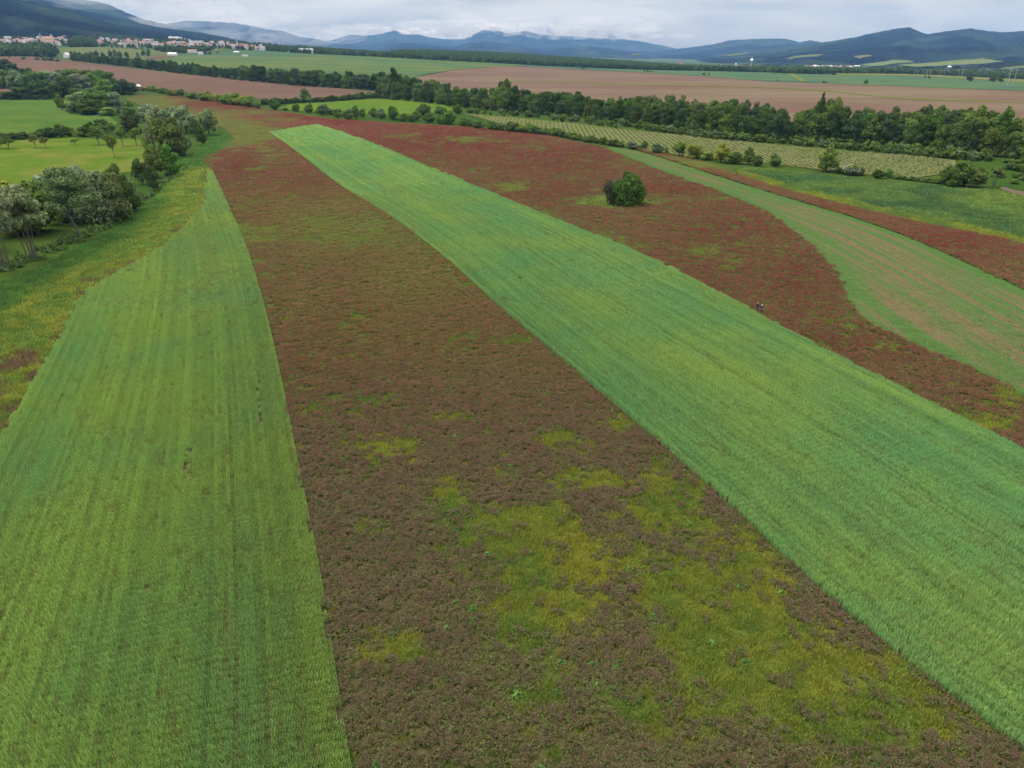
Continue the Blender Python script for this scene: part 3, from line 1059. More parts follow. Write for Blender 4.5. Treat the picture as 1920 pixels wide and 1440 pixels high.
def patch_grass(seed, n=80, h=0.4, wide=0.02, spread=0.55, lean=0.5):
    r = np.random.default_rng(seed)
    b = np.concatenate([r.uniform(-spread, spread, (n, 2)), np.zeros((n, 1))], 1)
    a = r.uniform(0, 2 * np.pi, n)
    hh = h * r.uniform(0.4, 1.2, n)
    ln = r.uniform(0.1, lean, n) * hh
    tip = b + np.stack([np.cos(a) * ln, np.sin(a) * ln, hh], 1)
    wd = np.stack([-np.sin(a), np.cos(a), np.zeros(n)], 1) * (wide * r.uniform(0.7, 1.6, n))[:, None]
    mid = (b + tip) / 2 + np.array([0, 0, 1]) * (hh * 0.12)[:, None]
    V = np.stack([b - wd * 0.8, b + wd * 0.8, mid + wd, mid - wd, tip], 1).reshape(-1, 3)
    k = np.arange(n)[:, None] * 5
    return mesh_np('grass_tuft', V, [np.concatenate([k, k + 1, k + 2, k + 3], 1), np.concatenate([k + 3, k + 2, k + 4], 1)])


def patch_weed(seed, n=60, h=0.55):
    """broad-leaved weed clump"""
    r = np.random.default_rng(seed)
    a = r.uniform(0, 2 * np.pi, n)
    rad = r.uniform(0.02, 0.42, n)
    z = h * (1 - (rad / 0.5) ** 2) * r.uniform(0.35, 1.0, n)
    c = np.stack([np.cos(a) * rad, np.sin(a) * rad, z], 1)
    s = r.uniform(0.05, 0.11, n)[:, None]
    ax = np.stack([np.cos(a), np.sin(a), r.normal(-0.2, 0.4, n)], 1) * s * 1.4
    ay = np.stack([-np.sin(a), np.cos(a), r.normal(0, 0.3, n)], 1) * s * 0.6
    v, f = quads(c, ax, ay)
    return mesh_np('weed_clump', v, f)


M_PCROP = mat_plant('cereal_blades', 'instance', 0.38, 0.35)
M_PGRASS = mat_plant('grass_blades', 'instance', 0.40, 0.35)
M_PHEAD = mat_plant('clover_heads', 'instance', 0.35, 0.1)
M_PLEAF = mat_plant('clover_leaves', (0.098, 0.118, 0.036), 0.4, 0.3)

C_CROPS = make_collection('crop_tuft', [patch_crop(i) for i in range(6)], M_PCROP)
C_CLOV = make_collection('clover_plant', [patch_clover(20 + i) for i in range(6)], None)
for o in C_CLOV.objects:
    o.data.materials.append(M_PLEAF)
    o.data.materials.append(M_PHEAD)
C_GRS = make_collection('grass_tuft', [patch_grass(40 + i) for i in range(5)], M_PGRASS)
C_WEED = make_collection('weed_clump', [patch_weed(60 + i) for i in range(4)], M_PGRASS)


def sample_points(poly, k=0.0078, smin=0.62, dmin=20, dmax=600, amax=0.92, seed=0):
    """jittered points whose spacing grows with distance"""
    r = np.random.default_rng(seed)
    X, Y, S = [], [], []
    d = dmin
    while d < dmax:
        s = max(smin, k * d)
        a = np.arange(-amax, amax, s / d)
        a = a + r.uniform(-0.5, 0.5, len(a)) * s / d
        dj = d + r.uniform(-0.5, 0.5, len(a)) * s
        X.append(dj * np.sin(a))
        Y.append(dj * np.cos(a))
        S.append(np.full(len(a), s))
        d += s
    X, Y, S = map(np.concatenate, (X, Y, S))
    m = in_poly(X, Y, poly)
    u, v = to_uv(X, Y)
    m &= (u > -160) & (u < 2080) & (v < 1600)
    return X[m], Y[m], S[m]


def grow_crop(name, poly, line, seed, yel, label, h=1.0, tint=(1, 1, 1)):
    """drilled crop: patches laid in lines parallel to the strip's edge"""
    P = np.array(line)
    seg = np.hypot(*np.diff(P, axis=0).T)
    L = np.concatenate([[0], np.cumsum(seg)])
    T = np.gradient(P, L, axis=0)
    T /= np.linalg.norm(T, axis=1)[:, None]
    r = np.random.default_rng(seed)
    c0 = np.mean(np.array(poly), axis=0)
    k = np.argmin(((P - c0) ** 2).sum(1))
    side = 1.0 if (T[k, 0] * (c0 - P[k])[1] - T[k, 1] * (c0 - P[k])[0]) > 0 else -1.0
    X, Y, A, S, ROW = [], [], [], [], []
    for d0, d1, st_ in ((15, 135, 0.4), (135, 235, 0.62), (235, 380, 1.1), (380, 640, 1.8)):
        al = np.arange(-30, L[-1] + 30, st_ * 2.0)
        px, py = np.interp(al, L, P[:, 0]), np.interp(al, L, P[:, 1])
        tx, ty = np.interp(al, L, T[:, 0]), np.interp(al, L, T[:, 1])
        e0, e1 = al - np.clip(al, 0, L[-1]), 0
        px, py = px + tx * e0, py + ty * e0
        for q, s_ in enumerate(np.arange(st_ / 2, 120, st_)):
            j = r.uniform(-0.3, 0.3, len(al)) * st_
            x = px - ty * s_ * side + tx * j
            y = py + tx * s_ * side + ty * j
            d = np.hypot(x, y)
            u, v = to_uv(x, y)
            dj = d * (1 + (fbm(x / 9, y / 9, 333, 3, 0.6) - 0.5) * 0.5)
            m = (dj >= d0) & (dj < d1) & (y > 5) & (u > -160) & (u < 2080) & (v < 1600)
            if not m.any():
                continue
            X.append(x[m]); Y.append(y[m]); A.append(np.arctan2(ty, tx)[m]); S.append(np.full(m.sum(), st_)); ROW.append(np.full(m.sum(), s_))
    x, y, ang, s, row = map(np.concatenate, (X, Y, A, S, ROW))
    m = in_poly(x + (fbm(x / 1.5, y / 1.5, seed + 2, 2) - 0.5) * 0.9, y + (fbm(x / 1.5, y / 1.5, seed + 5, 2) - 0.5) * 0.9, poly)
    x, y, ang, s, row = x[m], y[m], ang[m], s[m], row[m]
    c, sd, _, al, st, st2, n = crop_col(x, y, line, seed, yel)
    hr = _hash(np.floor(row / 0.4), np.floor(row / 0.4) * 0, seed)
    g = fbm(al / 30 + hr * 91, row * 0, seed + 7, 3, 0.6)
    tr = smooth(0.70, 0.97, hr) * smooth(0.44, 0.72, g) * 0.55
    thin = fbm(al / 5, row / 1.2, seed + 15, 3, 0.6)
    uu, vv = to_uv(x, y)
    bare = np.maximum(np.exp(-((uu - 353 + (vv - 868) * 0.05) / 3.2) ** 2) * ((vv > 838) & (vv < 902)), np.exp(-((uu - 487 - (vv - 760) * 0.06) / 2.6) ** 2) * ((vv > 700) & (vv < 835)) * 0.7)
    keep = r.uniform(0, 1, len(x)) > np.maximum(0.2 * tr * smooth(0.5, 0.7, thin), bare)
    x, y, s, c, ang, st, n, tr, hr, thin, d = (q[keep] for q in (x, y, s, c, ang, st, n, tr, hr, thin, np.hypot(x, y)))
    zs = h * (0.80 + 0.22 * n + 0.12 * hr) * (1 - 0.5 * tr) * (1 - 0.25 * smooth(0.6, 0.72, thin))
    scl = np.stack([s * 2.3, s * 1.04, zs], 1)
    c = c * (0.90 + 0.16 * np.clip(hr * 1.5, 0, 1) + 0.10 * r.uniform(0, 1, len(x)))[:, None]
    br = np.clip((r.uniform(0, 1, len(x)) < 0.04 + 0.08 * smooth(120, 50, d)) * 0.35 + smooth(0.66, 0.80, thin) * 0.2 + tr * 0.55, 0, 0.6)[:, None]
    c = lerp(c, np.array([0.17, 0.15, 0.055]), br)
    c = c * np.array(tint)
    flip = r.integers(0, 2, len(x)) * np.pi
    scatter(name, np.stack([x, y, np.full(len(x), 0.03)], 1), ang + flip + r.normal(0, 0.02, len(x)), scl, r.integers(0, 6, len(x)), c, C_CROPS, label, 'crop')
    return len(x)


nA = grow_crop('cereal_crop', POLY_LC, LINE_LC, 51, 0.72, 'green cereal stalks filling the wedge-shaped field', 0.66, (0.99, 1.0, 0.92))
nB = grow_crop('cereal_crop', POLY_RC, LINE_RC, 61, 0.35, 'tall green cereal stalks filling the long straight strip', 0.88)


def grow_clover(poly_uv, name, label_c, label_w, seed, holes):
    poly = world_poly(poly_uv, 25)
    x, y, s = sample_points(poly, smin=0.66, seed=seed)
    for h in holes:
        m = ~in_poly(x, y, h)
        x, y, s = x[m], y[m], s[m]
    c, weed, red, near, d, a, b = clover_head(x, y)
    r = np.random.default_rng(seed)
    q = r.uniform(0, 1, len(x))
    isw = q < np.clip(weed * 0.92 + 0.04 + 0.10 * smooth(90, 160, d) * smooth(0.42, 0.62, a), 0, 0.9)
    k = s * 1.25
    m = ~isw
    cc = c * (0.87 + 0.26 * r.uniform(0, 1, len(x)))[:, None]
    rough = fbm(x / 1.7, y / 1.7, 191, 3, 0.6)
    zz = (0.60 + 0.75 * rough) * (0.75 + 0.5 * r.uniform(0, 1, len(x)))
    k = k * (0.8 + 0.45 * r.uniform(0, 1, len(x)))
    cc = cc * (0.86 + 0.28 * rough)[:, None]
    scatter(name, np.stack([x, y, np.full(len(x), 0.03)], 1)[m], r.uniform(0, 6.28, m.sum()), np.stack([k, k, zz], 1)[m], r.integers(0, 6, m.sum()), cc[m], C_CLOV, label_c, 'clover')
    wc = lerp(C_YELL, C_MEAD, np.clip(a * 2.4 - 0.7 + (r.uniform(0, 1, len(x)) - 0.5) * 0.7, 0, 1)[:, None])
    wc = lerp(wc, np.array([0.36, 0.28, 0.03]), (smooth(0.52, 0.62, fbm(x / 5, y / 5, 171, 3)) * near * 0.3)[:, None])
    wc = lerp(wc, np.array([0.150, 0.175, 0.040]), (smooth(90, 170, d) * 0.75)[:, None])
    uu, vv = to_uv(x, y)
    wc = lerp(wc, np.array([0.150, 0.270, 0.045]), np.clip(blobs(uu, vv, [(1110, 378, 50, 12, 1.3), (1195, 386, 40, 8, 1.1)]), 0, 1)[:, None])
    m = isw
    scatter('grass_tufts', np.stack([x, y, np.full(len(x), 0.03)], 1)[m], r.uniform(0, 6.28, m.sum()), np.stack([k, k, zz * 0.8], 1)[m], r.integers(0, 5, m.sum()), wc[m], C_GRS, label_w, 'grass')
    # broad-leaved weeds
    wn = fbm(x / 4, y / 4, 181, 3, 0.6)
    m = (r.uniform(0, 1, len(x)) < 0.02 + 0.16 * smooth(0.58, 0.70, wn)) & (d < 240)
    sz = r.uniform(0.35, 1.0, len(x)) ** 1.5
    wcol = lerp(np.array([0.10, 0.185, 0.04]), np.array([0.055, 0.10, 0.03]), r.uniform(0, 1, len(x))[:, None])
    scatter('broad_weeds', np.stack([x, y, np.full(len(x), 0.02)], 1)[m], r.uniform(0, 6.28, m.sum()), np.stack([sz, sz, sz * 0.9], 1)[m], r.integers(0, 4, m.sum()), wcol[m], C_WEED, label_w.replace('yellow-green grass', 'dark green broad-leaved weeds'), 'weeds')
    return len(x)


nC = grow_clover(CL_UV, 'clover', 'crimson to faded brown clover heads filling the big field', 'yellow-green grass growing in patches through the clover field', 71, [POLY_LC, POLY_RC])
nC += grow_clover(TS_T + TS_B[::-1], 'clover', 'crimson clover heads filling the narrow strip', 'yellow-green grass growing in the narrow clover strip', 73, [])


def grow_grass(poly, colfn, seed, label, hs, k=0.0085, smin=0.75, bare=0.0, name='grass_tufts', dmax=600):
    x, y, s = sample_points(poly, k=k, smin=smin, seed=seed, dmax=dmax)
    r = np.random.default_rng(seed)
    keep = r.uniform(0, 1, len(x)) > bare
    x, y, s = x[keep], y[keep], s[keep]
    c = colfn(x, y) * (0.75 + 0.55 * r.uniform(0, 1, len(x)))[:, None] * 1.3
    q = s * 1.3
    zz = hs * (0.6 + 0.8 * fbm(x / 3, y / 3, seed + 3, 3))
    scatter(name, np.stack([x, y, np.full(len(x), 0.03)], 1), r.uniform(0, 6.28, len(x)), np.stack([q, q, zz], 1), r.integers(0, 5, len(x)), c, C_GRS, label, 'grass')
    return len(x)


nG = grow_grass(POLY_ST, col_stubble, 81, 'short green and straw stubble of the striped mown field', 0.5, k=0.0052, smin=0.6, bare=0.1)
nG += grow_grass(world_poly(MG_UV, 25), col_margin, 83, 'rough yellowish grass of the margin beside the wedge-shaped crop', 1.2)
nG += grow_grass(world_poly(YS_T + TS_T[::-1][:38], 25), col_yellow, 85, 'yellow-green weeds of the strip above the narrow clover', 1.2)
nG += grow_grass(world_poly(AF_UV, 25), col_alf, 87, 'dark leafy plants filling the field below the hedge shrubs', 1.3)
print('instances', nA, nB, nC, nG)

#PART2
# ------------------------------------------------------------------ trees
def crown_np(lobes, n, size, seed, droop=0.0, flat=0.5):
    """leaf-sized faces spread over a cluster of lobes; lobes = (x, y, z, rx, ry, rz)"""
    r = np.random.default_rng(seed)
    L = np.array(lobes, float)
    w = (L[:, 3] * L[:, 4] + L[:, 3] * L[:, 5] + L[:, 4] * L[:, 5])
    k = r.choice(len(L), int(n * 1.7), p=w / w.sum())
    dr = r.normal(0, 1, (len(k), 3))
    dr[:, 2] += 0.25
    dr /= np.linalg.norm(dr, axis=1)[:, None]
    rad = r.uniform(0.66, 1.10, len(k)) ** 0.8
    p = L[k, :3] + dr * L[k, 3:] * rad[:, None]
    keep = np.ones(len(k), bool)
    for q in L:
        e = (((p - q[:3]) / q[3:]) ** 2).sum(1)
        keep &= e > 0.36
    p, dr = p[keep][:n], dr[keep][:n]
    m = len(p)
    nn = dr + r.normal(0, flat, (m, 3)) + np.array([0, 0, 0.25])
    nn /= np.linalg.norm(nn, axis=1)[:, None]
    t = np.cross(nn, r.normal(0, 1, (m, 3)))
    t /= np.linalg.norm(t, axis=1)[:, None]
    b = np.cross(nn, t)
    s = (size * r.uniform(0.55, 1.35, m))[:, None]
    v, f = quads(p, t * s * 0.5, b * s * (0.36 + droop))
    # break each leaf spray: pull one corner in
    v = v.reshape(m, 4, 3)
    v[:, 2] += (p - v[:, 2]) * r.uniform(0.0, 0.6, m)[:, None]
    v[:, 0] += nn * s * 0.12
    v = v.reshape(-1, 3)
    v[:, 2] = np.maximum(v[:, 2], 0.05)
    return v, f


def tube(path, rad, sides=6):
    V, Fq = [], []
    for i, (p, r) in enumerate(zip(path, rad)):
        a = Vector(path[min(i + 1, len(path) - 1)]) - Vector(path[max(i - 1, 0)])
        a.normalize()
        x = a.orthogonal().normalized()
        y = a.cross(x)
        for k in range(sides):
            t = 2 * math.pi * k / sides
            V.append(Vector(p) + x * (r * math.cos(t)) + y * (r * math.sin(t)))
    for i in range(len(path) - 1):
        for k in range(sides):
            a, b = i * sides + k, i * sides + (k + 1) % sides
            Fq.append((a, b, b + sides, a + sides))
    return V, Fq


def tubes_mesh(name, lst):
    V, Q = [], []
    for path, rad, sd in lst:
        v, q = tube(path, rad, sd)
        o = len(V)
        V += v
        Q += [tuple(i + o for i in f) for f in q]
    me = bpy.data.meshes.new(name)
    me.from_pydata(V, [], Q)
    me.update()
    smooth_shade(me)
    return me


def tree_variant(kind, seed):
    """nominal tree 10 m tall, about 8 m wide; returns (trunk mesh, crown mesh)"""
    r = random.Random(seed)
    lobes, limbs = [], []
    U = r.uniform
    if kind in ('broad', 'broad_low'):
        n = 17 if kind == 'broad' else 9
        for i in range(n):
            a = i * 2.4 + U(-0.4, 0.4)
            h = U(0, 1)
            z = 1.9 + 6.7 * h
            rr = (3.0 * math.sin(math.pi * (0.22 + 0.70 * h)) ** 0.8) * U(0.55, 1.0)
            q = U(0.95, 1.75) * (1.15 - 0.3 * h)
            lobes.append((math.cos(a) * rr, math.sin(a) * rr, z, q, q, q * U(0.7, 0.95)))
        lobes.append((0, 0, 5.0, 2.2, 2.2, 2.9))
        lobes.append((U(-.5, .5), U(-.5, .5), 8.6, 1.2, 1.2, 1.2))
        nl, sz = (2600, 0.52) if kind == 'broad' else (330, 1.25)
        tz = 5.5
    elif kind == 'full':
        for i in range(21):
            a = i * 2.4 + U(-0.4, 0.4)
            h = U(0, 1) ** 1.1
            z = 0.9 + 7.6 * h
            rr = (3.0 * math.sin(math.pi * (0.36 + 0.46 * h)) ** 0.8) * U(0.6, 1.0)
            q = U(0.95, 1.65) * (1.12 - 0.22 * h)
            lobes.append((math.cos(a) * rr, math.sin(a) * rr, z, q, q, q * U(0.75, 1.0)))
        lobes.append((0, 0, 4.4, 2.3, 2.3, 3.6))
        nl, sz = 4200, 0.44
        tz = 5.0
    elif kind in ('column', 'column_low'):
        n = 13 if kind == 'column' else 7
        for i in range(n):
            h = (i + 0.5) / n
            a = i * 2.4
            rr = 1.5 * U(0.3, 1.0) * math.sin(math.pi * (0.25 + 0.65 * h))
            q = U(1.1, 1.7) * (1.15 - 0.55 * h)
            lobes.append((math.cos(a) * rr, math.sin(a) * rr, 0.9 + 7.8 * h, q * 1.25, q * 1.25, q * 1.2))
        nl, sz = (2200, 0.5) if kind == 'column' else (300, 1.1)
        tz = 6
    elif kind == 'conifer':
        for i in range(9):
            h = i / 8
            q = 2.3 * (1 - h) + 0.35
            for j in range(3):
                a = j * 2.1 + i
                lobes.append((math.cos(a) * q * 0.5, math.sin(a) * q * 0.5, 1.8 + 7.4 * h, q * 0.75, q * 0.75, 0.75))
        nl, sz = 1900, 0.5
        tz = 8.5
    elif kind == 'willow':
        for i in range(18):
            a = i * 2.4 + U(-.4, .4)
            h = U(0, 1)
            rr = 3.2 * math.sin(math.pi * (0.3 + 0.62 * h)) * U(0.6, 1.05)
            q = U(0.8, 1.45)
            lobes.append((math.cos(a) * rr, math.sin(a) * rr, 2.6 + 6.4 * h, q, q, q * 1.35))
        lobes.append((0, 0, 5.6, 1.9, 1.9, 2.4))
        nl, sz = 3000, 0.46
        tz = 5
    elif kind == 'airy':
        for i in range(15):
            a = i * 2.4 + U(-.5, .5)
            h = U(0, 1)
            rr = 3.0 * math.sqrt(U(0.05, 1)) * math.sin(math.pi * (0.35 + 0.55 * h))
            q = U(0.7, 1.3)
            lobes.append((math.cos(a) * rr, math.sin(a) * rr, 4.9 + 4.3 * h, q * 1.25, q * 1.25, q * 0.75))
        nl, sz = 4200, 0.40
        tz = 6
    elif kind == 'orchard':
        for i in range(9):
            a = i * 2.4 + U(-.4, .4)
            rr = U(1.0, 2.9)
            q = U(0.9, 1.5)
            lobes.append((math.cos(a) * rr, math.sin(a) * rr, U(5.0, 8.2), q * 1.2, q * 1.2, q))
        nl, sz = 700, 0.62
        tz = 5.0
    else:                                   # bush, bush_low
        n = 14 if kind == 'bush' else 6
        for i in range(n):
            a = i * 2.4 + U(-.5, .5)
            rr = U(0.3, 2.7)
            q = U(1.1, 1.9)
            z = (7.6 - 0.55 * rr ** 1.7) * U(0.35, 1.0)
            lobes.append((math.cos(a) * rr, math.sin(a) * rr, max(z, 1.4), q, q, max(1.3, q * 1.15)))
        lobes.append((0, 0, 3.6, 2.6, 2.6, 3.4))
        nl, sz = (1900, 0.62) if kind == 'bush' else (170, 1.6)
        tz = 3.5
    v, f = crown_np(lobes, nl, sz, seed, 0.06 if kind == 'willow' else 0.0)
    crown = mesh_np('crown', v, f)
    crown.materials.append(M_LEAF)
    L = []
    lean = (U(-.3, .3), U(-.3, .3))
    r0 = 0.32 if kind not in ('orchard', 'bush', 'bush_low') else 0.22
    if kind == 'airy':                      # several bare stems
        for i in range(6):
            a = i * 1.05 + U(-.3, .3)
            q = U(0.3, 0.9)
            L.append(([(math.cos(a) * q * 0.7, math.sin(a) * q * 0.7, -0.3), (math.cos(a) * q * 1.2, math.sin(a) * q * 1.2, 3.0), (math.cos(a) * q * 2.4, math.sin(a) * q * 2.4, 7.2)], [0.10, 0.075, 0.04], 5))
    else:
        L.append(([(0, 0, -0.3), (lean[0] * .4, lean[1] * .4, tz * 0.45), (lean[0], lean[1], tz), (lean[0] * 1.2, lean[1] * 1.2, tz + 2)], [r0, r0 * 0.75, r0 * 0.5, r0 * 0.2], 7))
        far = sorted(lobes[:9], key=lambda q: q[2])
        for q in far[:6]:
            zb = min(tz * 0.9, max(0.8, q[2] * 0.5))
            s0 = (lean[0] * zb / tz, lean[1] * zb / tz, zb)
            L.append(([s0, (q[0] * 0.55, q[1] * 0.55, (zb + q[2]) * 0.5), (q[0], q[1], q[2])], [r0 * 0.45, r0 * 0.3, r0 * 0.1], 5))
    trunk = tubes_mesh('trunk', L)
    trunk.materials.append(M_BARK)
    return trunk, crown


VARS = {}
for kind, cnt in (('broad', 5), ('full', 6), ('broad_low', 3), ('column', 3), ('column_low', 3), ('conifer', 1), ('willow', 3), ('airy', 2), ('orchard', 3), ('bush', 4), ('bush_low', 3)):
    VARS[kind] = [tree_variant(kind, 900 + 17 * i + 101 * len(VARS)) for i in range(cnt)]

HUES = {'dark': (0.062, 0.100, 0.024), 'mid': (0.094, 0.148, 0.034), 'deep': (0.048, 0.079, 0.021), 'olive': (0.098, 0.145, 0.032), 'yellow': (0.170, 0.205, 0.030),
        'silver': (0.168, 0.222, 0.100), 'lime': (0.128, 0.196, 0.034), 'grey': (0.128, 0.178, 0.072), 'blue': (0.056, 0.096, 0.032), 'fresh': (0.076, 0.150, 0.024)}
TR = random.Random(5)


def tree(name, u, v, w, h, kind, hue, label, group=None, cat='tree', rot=None, tilt=None, p=None, cmul=1.0):
    """u, v: photograph pixel of the foot; w, h: crown width and total height in photograph pixels"""
    p = G(u, v) if p is None else p
    m = px2m(p)
    if name == 'broadleaf_tree' and kind in ('broad', 'willow') and w / h > 1.02 and 'trunk' not in label:
        kind = 'full'
    if kind == 'willow' and name == 'broadleaf_tree':
        name = 'willow_tree'
    e = bpy.data.objects.new(name, None)
    COL.objects.link(e)
    e.location = (p[0], p[1], p[2])
    e.rotation_euler = (0, tilt or 0.0, TR.uniform(0, 6.28) if rot is None else rot)
    sw, sh = w * m / 8.0, h * m / 10.0 * 1.04
    e.scale = (sw, sw, sh)
    tag(e, label, cat, group)
    trunk, crown = TR.choice(VARS[kind])
    obj('trunk' if 'bush' not in kind else 'stem', trunk, None, e)
    c = obj('crown' if 'bush' not in kind else 'foliage', crown, None, e)
    base = np.array(HUES[hue]) * TR.uniform(0.85, 1.18) * cmul
    base = base * np.array([TR.uniform(0.88, 1.14), 1.0, TR.uniform(0.85, 1.15)])
    c.color = (*base, 1)
    return e


def along(pts, t):
    """point on a polyline of (u, v, ...) by u"""
    us = [p[0] for p in pts]
    return [float(np.interp(t, us, [p[k] for p in pts])) for k in range(1, len(pts[0]))]


# the stream-side trees at the left
BANK = 'trees along the stream bank'
tree('broadleaf_tree', 16, 506, 76, 150, 'airy', 'silver', 'tall bare-stemmed tree with a high grey-green crown at the stream bank end', cmul=0.9)
tree('broadleaf_tree', 62, 486, 92, 136, 'airy', 'silver', 'clump of thin bare stems under one feathery crown beside the margin')
tree('broadleaf_tree', -30, 470, 70, 115, 'willow', 'olive', 'olive bank tree standing at the outer end of the stream trees')
# leaning tree with forked trunk and a low side limb
def forked_tree():
    p = G(152, 447)
    m = px2m(p)
    e = bpy.data.objects.new('broadleaf_tree', None)
    COL.objects.link(e)
    e.location = p
    tag(e, 'dark tree with a leaning forked trunk at the ditch edge', 'tree')
    H = 132 * m
    fx = -14 * m
    L = [([(0, 0, -0.3), (-0.5, 0, H * 0.16), (fx, 0.2, H * 0.36)], [0.34, 0.28, 0.22], 8),
         ([(fx, 0.2, H * 0.36), (fx - 1.6, 0.4, H * 0.5), (fx - 3.0, 0.8, H * 0.68)], [0.2, 0.14, 0.06], 6),
         ([(fx, 0.2, H * 0.36), (fx + 1.4, -0.4, H * 0.48), (fx + 3.6, -0.6, H * 0.56), (fx + 5.0, 0.3, H * 0.68)], [0.18, 0.13, 0.08, 0.04], 6),
         ([(fx, 0.2, H * 0.36), (fx + 0.2, 1.2, H * 0.6), (fx + 0.4, 1.0, H * 0.85)], [0.16, 0.1, 0.04], 6),
         ([(-1.0, 0, H * 0.21), (-2.6, -0.3, H * 0.20), (-4.4, -0.4, H * 0.225)], [0.10, 0.07, 0.03], 5)]
    t = tubes_mesh('trunk', L)
    t.materials.append(M_BARK)
    obj('trunk', t, None, e)
    r = random.Random(3)
    lobes = []
    for i in range(24):
        a = i * 2.4
        h = r.uniform(0, 1)
        rr = 5.2 * math.sqrt(r.uniform(0.05, 1)) * math.sin(math.pi * (0.42 + 0.5 * h))
        q = r.uniform(1.0, 1.9)
        lobes.append((fx + 0.7 + math.cos(a) * rr, 0.6 + math.sin(a) * rr * 0.9, H * (0.46 + 0.46 * h), q * 1.25, q * 1.2, q * 0.72))
    v, f = crown_np(lobes, 5200, 0.46, 4)
    me = mesh_np('crown', v, f)
    me.materials.append(M_LEAF)
    c = obj('crown', me, None, e)
    c.color = (0.115, 0.168, 0.062, 1)


forked_tree()
for u, v, w, h, kd, hu, lb in [
    (186, 420, 70, 108, 'full', 'silver', 'grey-green bank tree between the forked tree and the dark ditch trees'),
    (206, 416, 56, 94, 'full', 'grey', 'slim silvery bank tree with a low hanging crown over the ditch'),
    (222, 413, 56, 88, 'full', 'grey', 'dark bank tree with its trunk at the bend of the brown ditch'),
    (160, 398, 80, 86, 'full', 'silver', 'greyish tree behind the forked tree'),
    (122, 416, 88, 100, 'full', 'silver', 'broad silvery tree filling the gap beside the forked tree'),
    (72, 438, 92, 98, 'full', 'olive', 'olive tree behind the clump of bare stems'),
    (30, 440, 98, 102, 'full', 'yellow', 'yellowish leafing tree behind the tall bare-stemmed tree'),
    (-20, 430, 80, 92, 'broad', 'olive', 'olive tree beside the yellowish tree at the meadow edge'),
    (240, 398, 48, 70, 'full', 'dark', 'small dark tree on the ditch bank beside the yellow shrubs'),
    (257, 396, 34, 58, 'willow', 'grey', 'small greyish tree leaning over the ditch'),
    (222, 372, 44, 56, 'willow', 'olive', 'brownish-olive tree at the orchard meadow corner'),
    (268, 346, 34, 46, 'willow', 'blue', 'bluish-green tree beside the dark chestnut'),
    (288, 357, 28, 46, 'broad', 'dark', 'small dark tree with a straight trunk in front of the chestnut'),
    (294, 334, 40, 52, 'willow', 'olive', 'round olive tree behind the dark chestnut'),
    (321, 329, 40, 56, 'broad', 'fresh', 'dense fresh-green round chestnut by the margin'),
    (322, 292, 66, 70, 'full', 'olive', 'large olive tree with spreading crown at the meadow edge'),
    (348, 290, 34, 50, 'willow', 'grey', 'greyish tree leaning out beside the large olive tree'),
    (290, 278, 40, 54, 'willow', 'silver', 'silvery willow with a slanting trunk beside the large olive tree'),
    (380, 272, 18, 30, 'broad', 'dark', 'small dark lone tree with a short trunk on the margin'),
    (393, 253, 42, 42, 'willow', 'silver', 'pale silvery willow ending the willow group'),
    (368, 256, 26, 32, 'broad', 'dark', 'dark tree between the silvery willows'),
    (350, 250, 44, 44, 'willow', 'silver', 'silvery willow in the middle of the willow group'),
    (322, 246, 48, 44, 'willow', 'silver', 'broad silvery willow on the field side of the group'),
    (300, 244, 38, 42, 'willow', 'silver', 'rounded silvery willow beside the dark round tree'),
    (344, 232, 40, 34, 'willow', 'silver', 'silvery willow at the back of the willow group'),
    (248, 250, 44, 36, 'broad', 'deep', 'dark round tree beside the orchard meadow'),
    (247, 230, 36, 36, 'broad', 'mid', 'green tree behind the dark round tree'),
    (282, 226, 42, 32, 'willow', 'silver', 'silvery willow next to the clover corner'),
    (183, 214, 66, 42, 'full', 'mid', 'broad green tree at the bend of the bright meadow'),
    (212, 212, 48, 38, 'full', 'silver', 'pale tree behind the broad green meadow tree'),
    (158, 205, 54, 34, 'full', 'silver', 'pale rounded tree between wood and bright meadow'),
    (148, 213, 42, 26, 'bush', 'mid', 'low bushy tree at the tip of the meadow wood'),
    (165, 216, 46, 22, 'bush', 'dark', 'low dark bushy tree in front of the broad meadow tree'),
    (205, 217, 40, 18, 'bush', 'lime', 'yellow-green bushy tree at the foot of the meadow wood'),
    (117, 207, 20, 28, 'broad', 'olive', 'small leaning tree standing alone in the bright meadow'),
]:
    tree('broadleaf_tree', u, v, w, h, kd, hu, lb, BANK, tilt=0.22 if 'leaning' in lb else None, rot=2.6 if 'leaning' in lb else None)

# dead snag
p = G(160, 400)
m_ = px2m(p)
sn = tubes_mesh('dead_snag', [([(0, 0, -0.2), (0.2, 0, 5), (0.1, 0.1, 90 * m_)], [0.2, 0.15, 0.05], 6), ([(0.15, 0, 70 * m_), (0.9, 0.1, 80 * m_), (1.2, 0.2, 88 * m_)], [0.08, 0.05, 0.02], 5), ([(0.15, 0, 74 * m_), (-0.6, 0.1, 82 * m_)], [0.07, 0.02], 5)])
s = obj('dead_snag', sn, mat_plain('bleached_wood', (0.36, 0.34, 0.31), 0.9, 0.2))
s.location = p
tag(s, 'bleached bare snag poking out above the grey-green bank trees', 'dead tree')

# orchard trees
for u, v, w, h in [(17, 280, 26, 24), (2, 279, 18, 22), (67, 278, 22, 26), (86, 279, 18, 22), (141, 273, 15, 12), (147, 262, 20, 17), (186, 272, 32, 34), (215, 296, 24, 42), (231, 275, 24, 32), (256, 273, 28, 32), (196, 262, 26, 26), (212, 258, 24, 26), (-30, 282, 24, 24)]:
    tree('fruit_tree', u, v, w, h, 'orchard', 'olive', 'small open-crowned fruit tree with a forked trunk in the orchard meadow', 'fruit trees in the orchard meadow')
